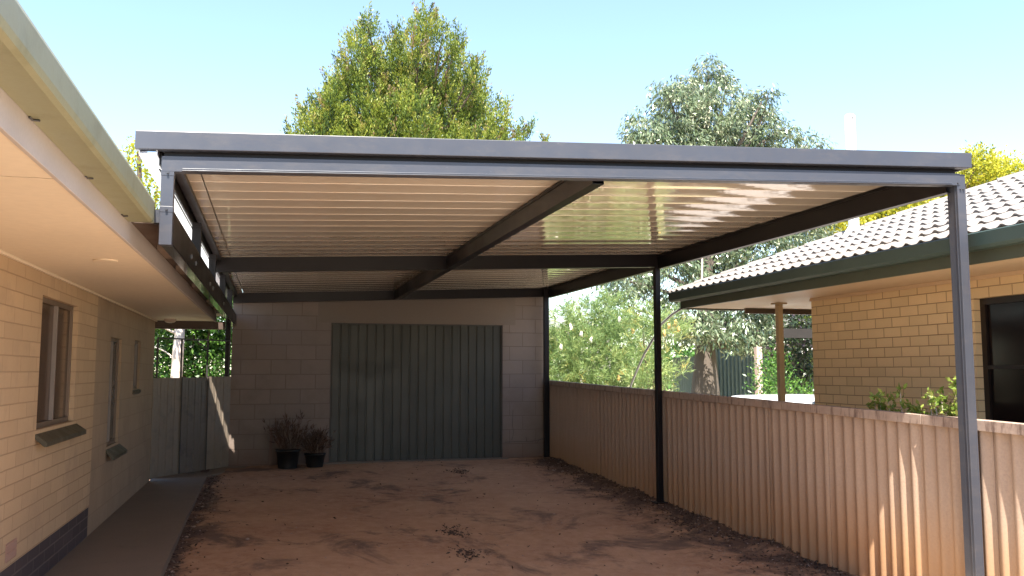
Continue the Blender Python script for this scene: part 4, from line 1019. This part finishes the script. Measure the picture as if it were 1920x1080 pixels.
# ------------------------------------------------------------------ pots by the garage wall
def pot(x, y, r, h, label, spread, tall, nb_, seed):
    t = thing('potted_plant', label, 'potted plant', (x, y, -1.39), 'pots of dry plants by the garage wall')
    p = MB().tube([(x, y, -1.40), (x, y, -1.40 + h * 0.9), (x, y, -1.40 + h * 0.9), (x, y, -1.40 + h), (x, y, -1.40 + h), (x, y, -1.40 + h * 0.9)], [r * 0.78, r * 0.97, r * 1.06, r * 1.06, r * 0.93, r * 0.90], 24, cap=True).build('pot', M['pot'], t)
    MB().tube([(x, y, -1.40 + h * 0.86), (x, y, -1.40 + h * 0.92)], r * 0.9, 16).build('soil', M['soil'], t)
    n = nb_
    P0 = np.stack([x + rng.normal(size=n) * r * 0.4, y + rng.normal(size=n) * r * 0.4, np.full(n, -1.40 + h * 0.9)], 1)
    D0 = np.stack([rng.normal(size=n) * spread, rng.normal(size=n) * spread * 0.7, np.ones(n)], 1)
    D0 /= np.linalg.norm(D0, axis=1, keepdims=True)
    L0 = rng.uniform(0.4, 1.0, n) * tall
    # secondary blades and seed heads
    P1 = P0 + D0 * (L0 * rng.uniform(0.4, 0.95, n))[:, None]; D1 = D0 + rng.normal(size=(n, 3)) * 0.5
    P1 = np.vstack([P1, P1]); D1 = np.vstack([D1, D0 + rng.normal(size=(n, 3)) * 0.7])
    leaf_object('foliage', np.vstack([P0, P1]), np.vstack([D0, D1]), np.concatenate([L0, rng.uniform(0.05, 0.14, 2 * n)]), np.concatenate([np.full(n, 0.012), np.full(2 * n, 0.014)]),
                np.concatenate([rng.uniform(0.3, 1, n), rng.uniform(0, 0.6, 2 * n)]), M['leaf_dry'], t)
    return t
pot(0.27, 13.45, 0.17, 0.27, 'black pot with tall dry stems, the left one of the pair by the garage wall', 0.33, 0.58, 190, 1)
pot(0.66, 13.50, 0.15, 0.20, 'low black pot of wispy dry grass right against the garage door edge', 0.50, 0.45, 200, 2)
props(MB().hexa([(0.00, 13.80, -1.40), (0.04, 13.80, -1.40), (0.00, 13.83, -1.40), (0.04, 13.83, -1.40), (0.01, 13.835, -0.84), (0.05, 13.835, -0.84), (0.01, 13.865, -0.84), (0.05, 13.865, -0.84)]).build('timber_stake', M['timber'], None), 'short timber stake leaning on the garage wall beside the pots', 'stake')

# ------------------------------------------------------------------ litter and pebbles on the dirt
def scatter(n, fx):
    out = []
    while len(out) < n:
        p = fx()
        out.append((p[0], p[1], gz(p[0], p[1]) + 0.004))
    return np.array(out)
Pl = scatter(2600, lambda: (4.47 - abs(random.gauss(0, 0.28)), random.uniform(4.6, 13.6)))
Pl2 = scatter(900, lambda: (-0.76 + abs(random.gauss(0, 0.12)), random.uniform(5, 13)))
Pl3 = scatter(330, lambda: (random.uniform(-0.7, 4.4), random.uniform(5, 13.8)))
cl_ = []
for (u, v) in ((850, 1003), (875, 1040), (860, 905), (800, 885), (1285, 985), (1185, 895), (1480, 1030), (1540, 1055), (1380, 990)):
    c = onz(u, v, -1.58); cl_ += [(c.x + random.gauss(0, 0.07), c.y + random.gauss(0, 0.13)) for _ in range(150)]
Pl4 = np.array([(a, b, gz(a, b) + 0.004) for a, b in cl_])
PP = np.vstack([Pl, Pl2, Pl3, Pl4]); n = len(PP)
DD = rng.normal(size=(n, 3)); DD[:, 2] = np.abs(DD[:, 2]) * 0.25
o = leaf_object('leaf_litter', PP, DD, rng.uniform(0.012, 0.05, n), rng.uniform(0.006, 0.018, n), rng.beta(1.2, 2.5, n), M['leaf_litter'], None)
props(o, 'fallen leaves and twigs scattered on the red dirt along the fence', 'leaf litter', kind='stuff')
Pp = np.vstack([scatter(220, lambda: (random.uniform(-0.7, 4.45), random.uniform(4.8, 13.8))), scatter(350, lambda: (4.47 - abs(random.gauss(0, 0.3)), random.uniform(4.8, 13.6))), scatter(150, lambda: (-0.74 + abs(random.gauss(0, 0.1)), random.uniform(5, 13)))])
pm = MB()
for q in Pp:
    r = random.uniform(0.003, 0.009) * (2.2 if random.random() < 0.06 else 1)
    a0 = random.uniform(0, 3)
    vs = [(q[0] + r * 1.3 * math.cos(a0 + k * 1.257) * random.uniform(.7, 1.2), q[1] + r * math.sin(a0 + k * 1.257) * random.uniform(.7, 1.2), q[2] - 0.003 + r * 0.3) for k in range(5)]
    vs += [(q[0], q[1], q[2] + r * 0.7), (q[0], q[1], q[2] - r)]
    pm.add(vs, [(k, (k + 1) % 5, 5) for k in range(5)] + [((k + 1) % 5, k, 6) for k in range(5)], 0, False)
props(pm.build('pebbles', M['pebble'], None), 'small pebbles and clods scattered over the red dirt drive', 'pebbles', kind='stuff')
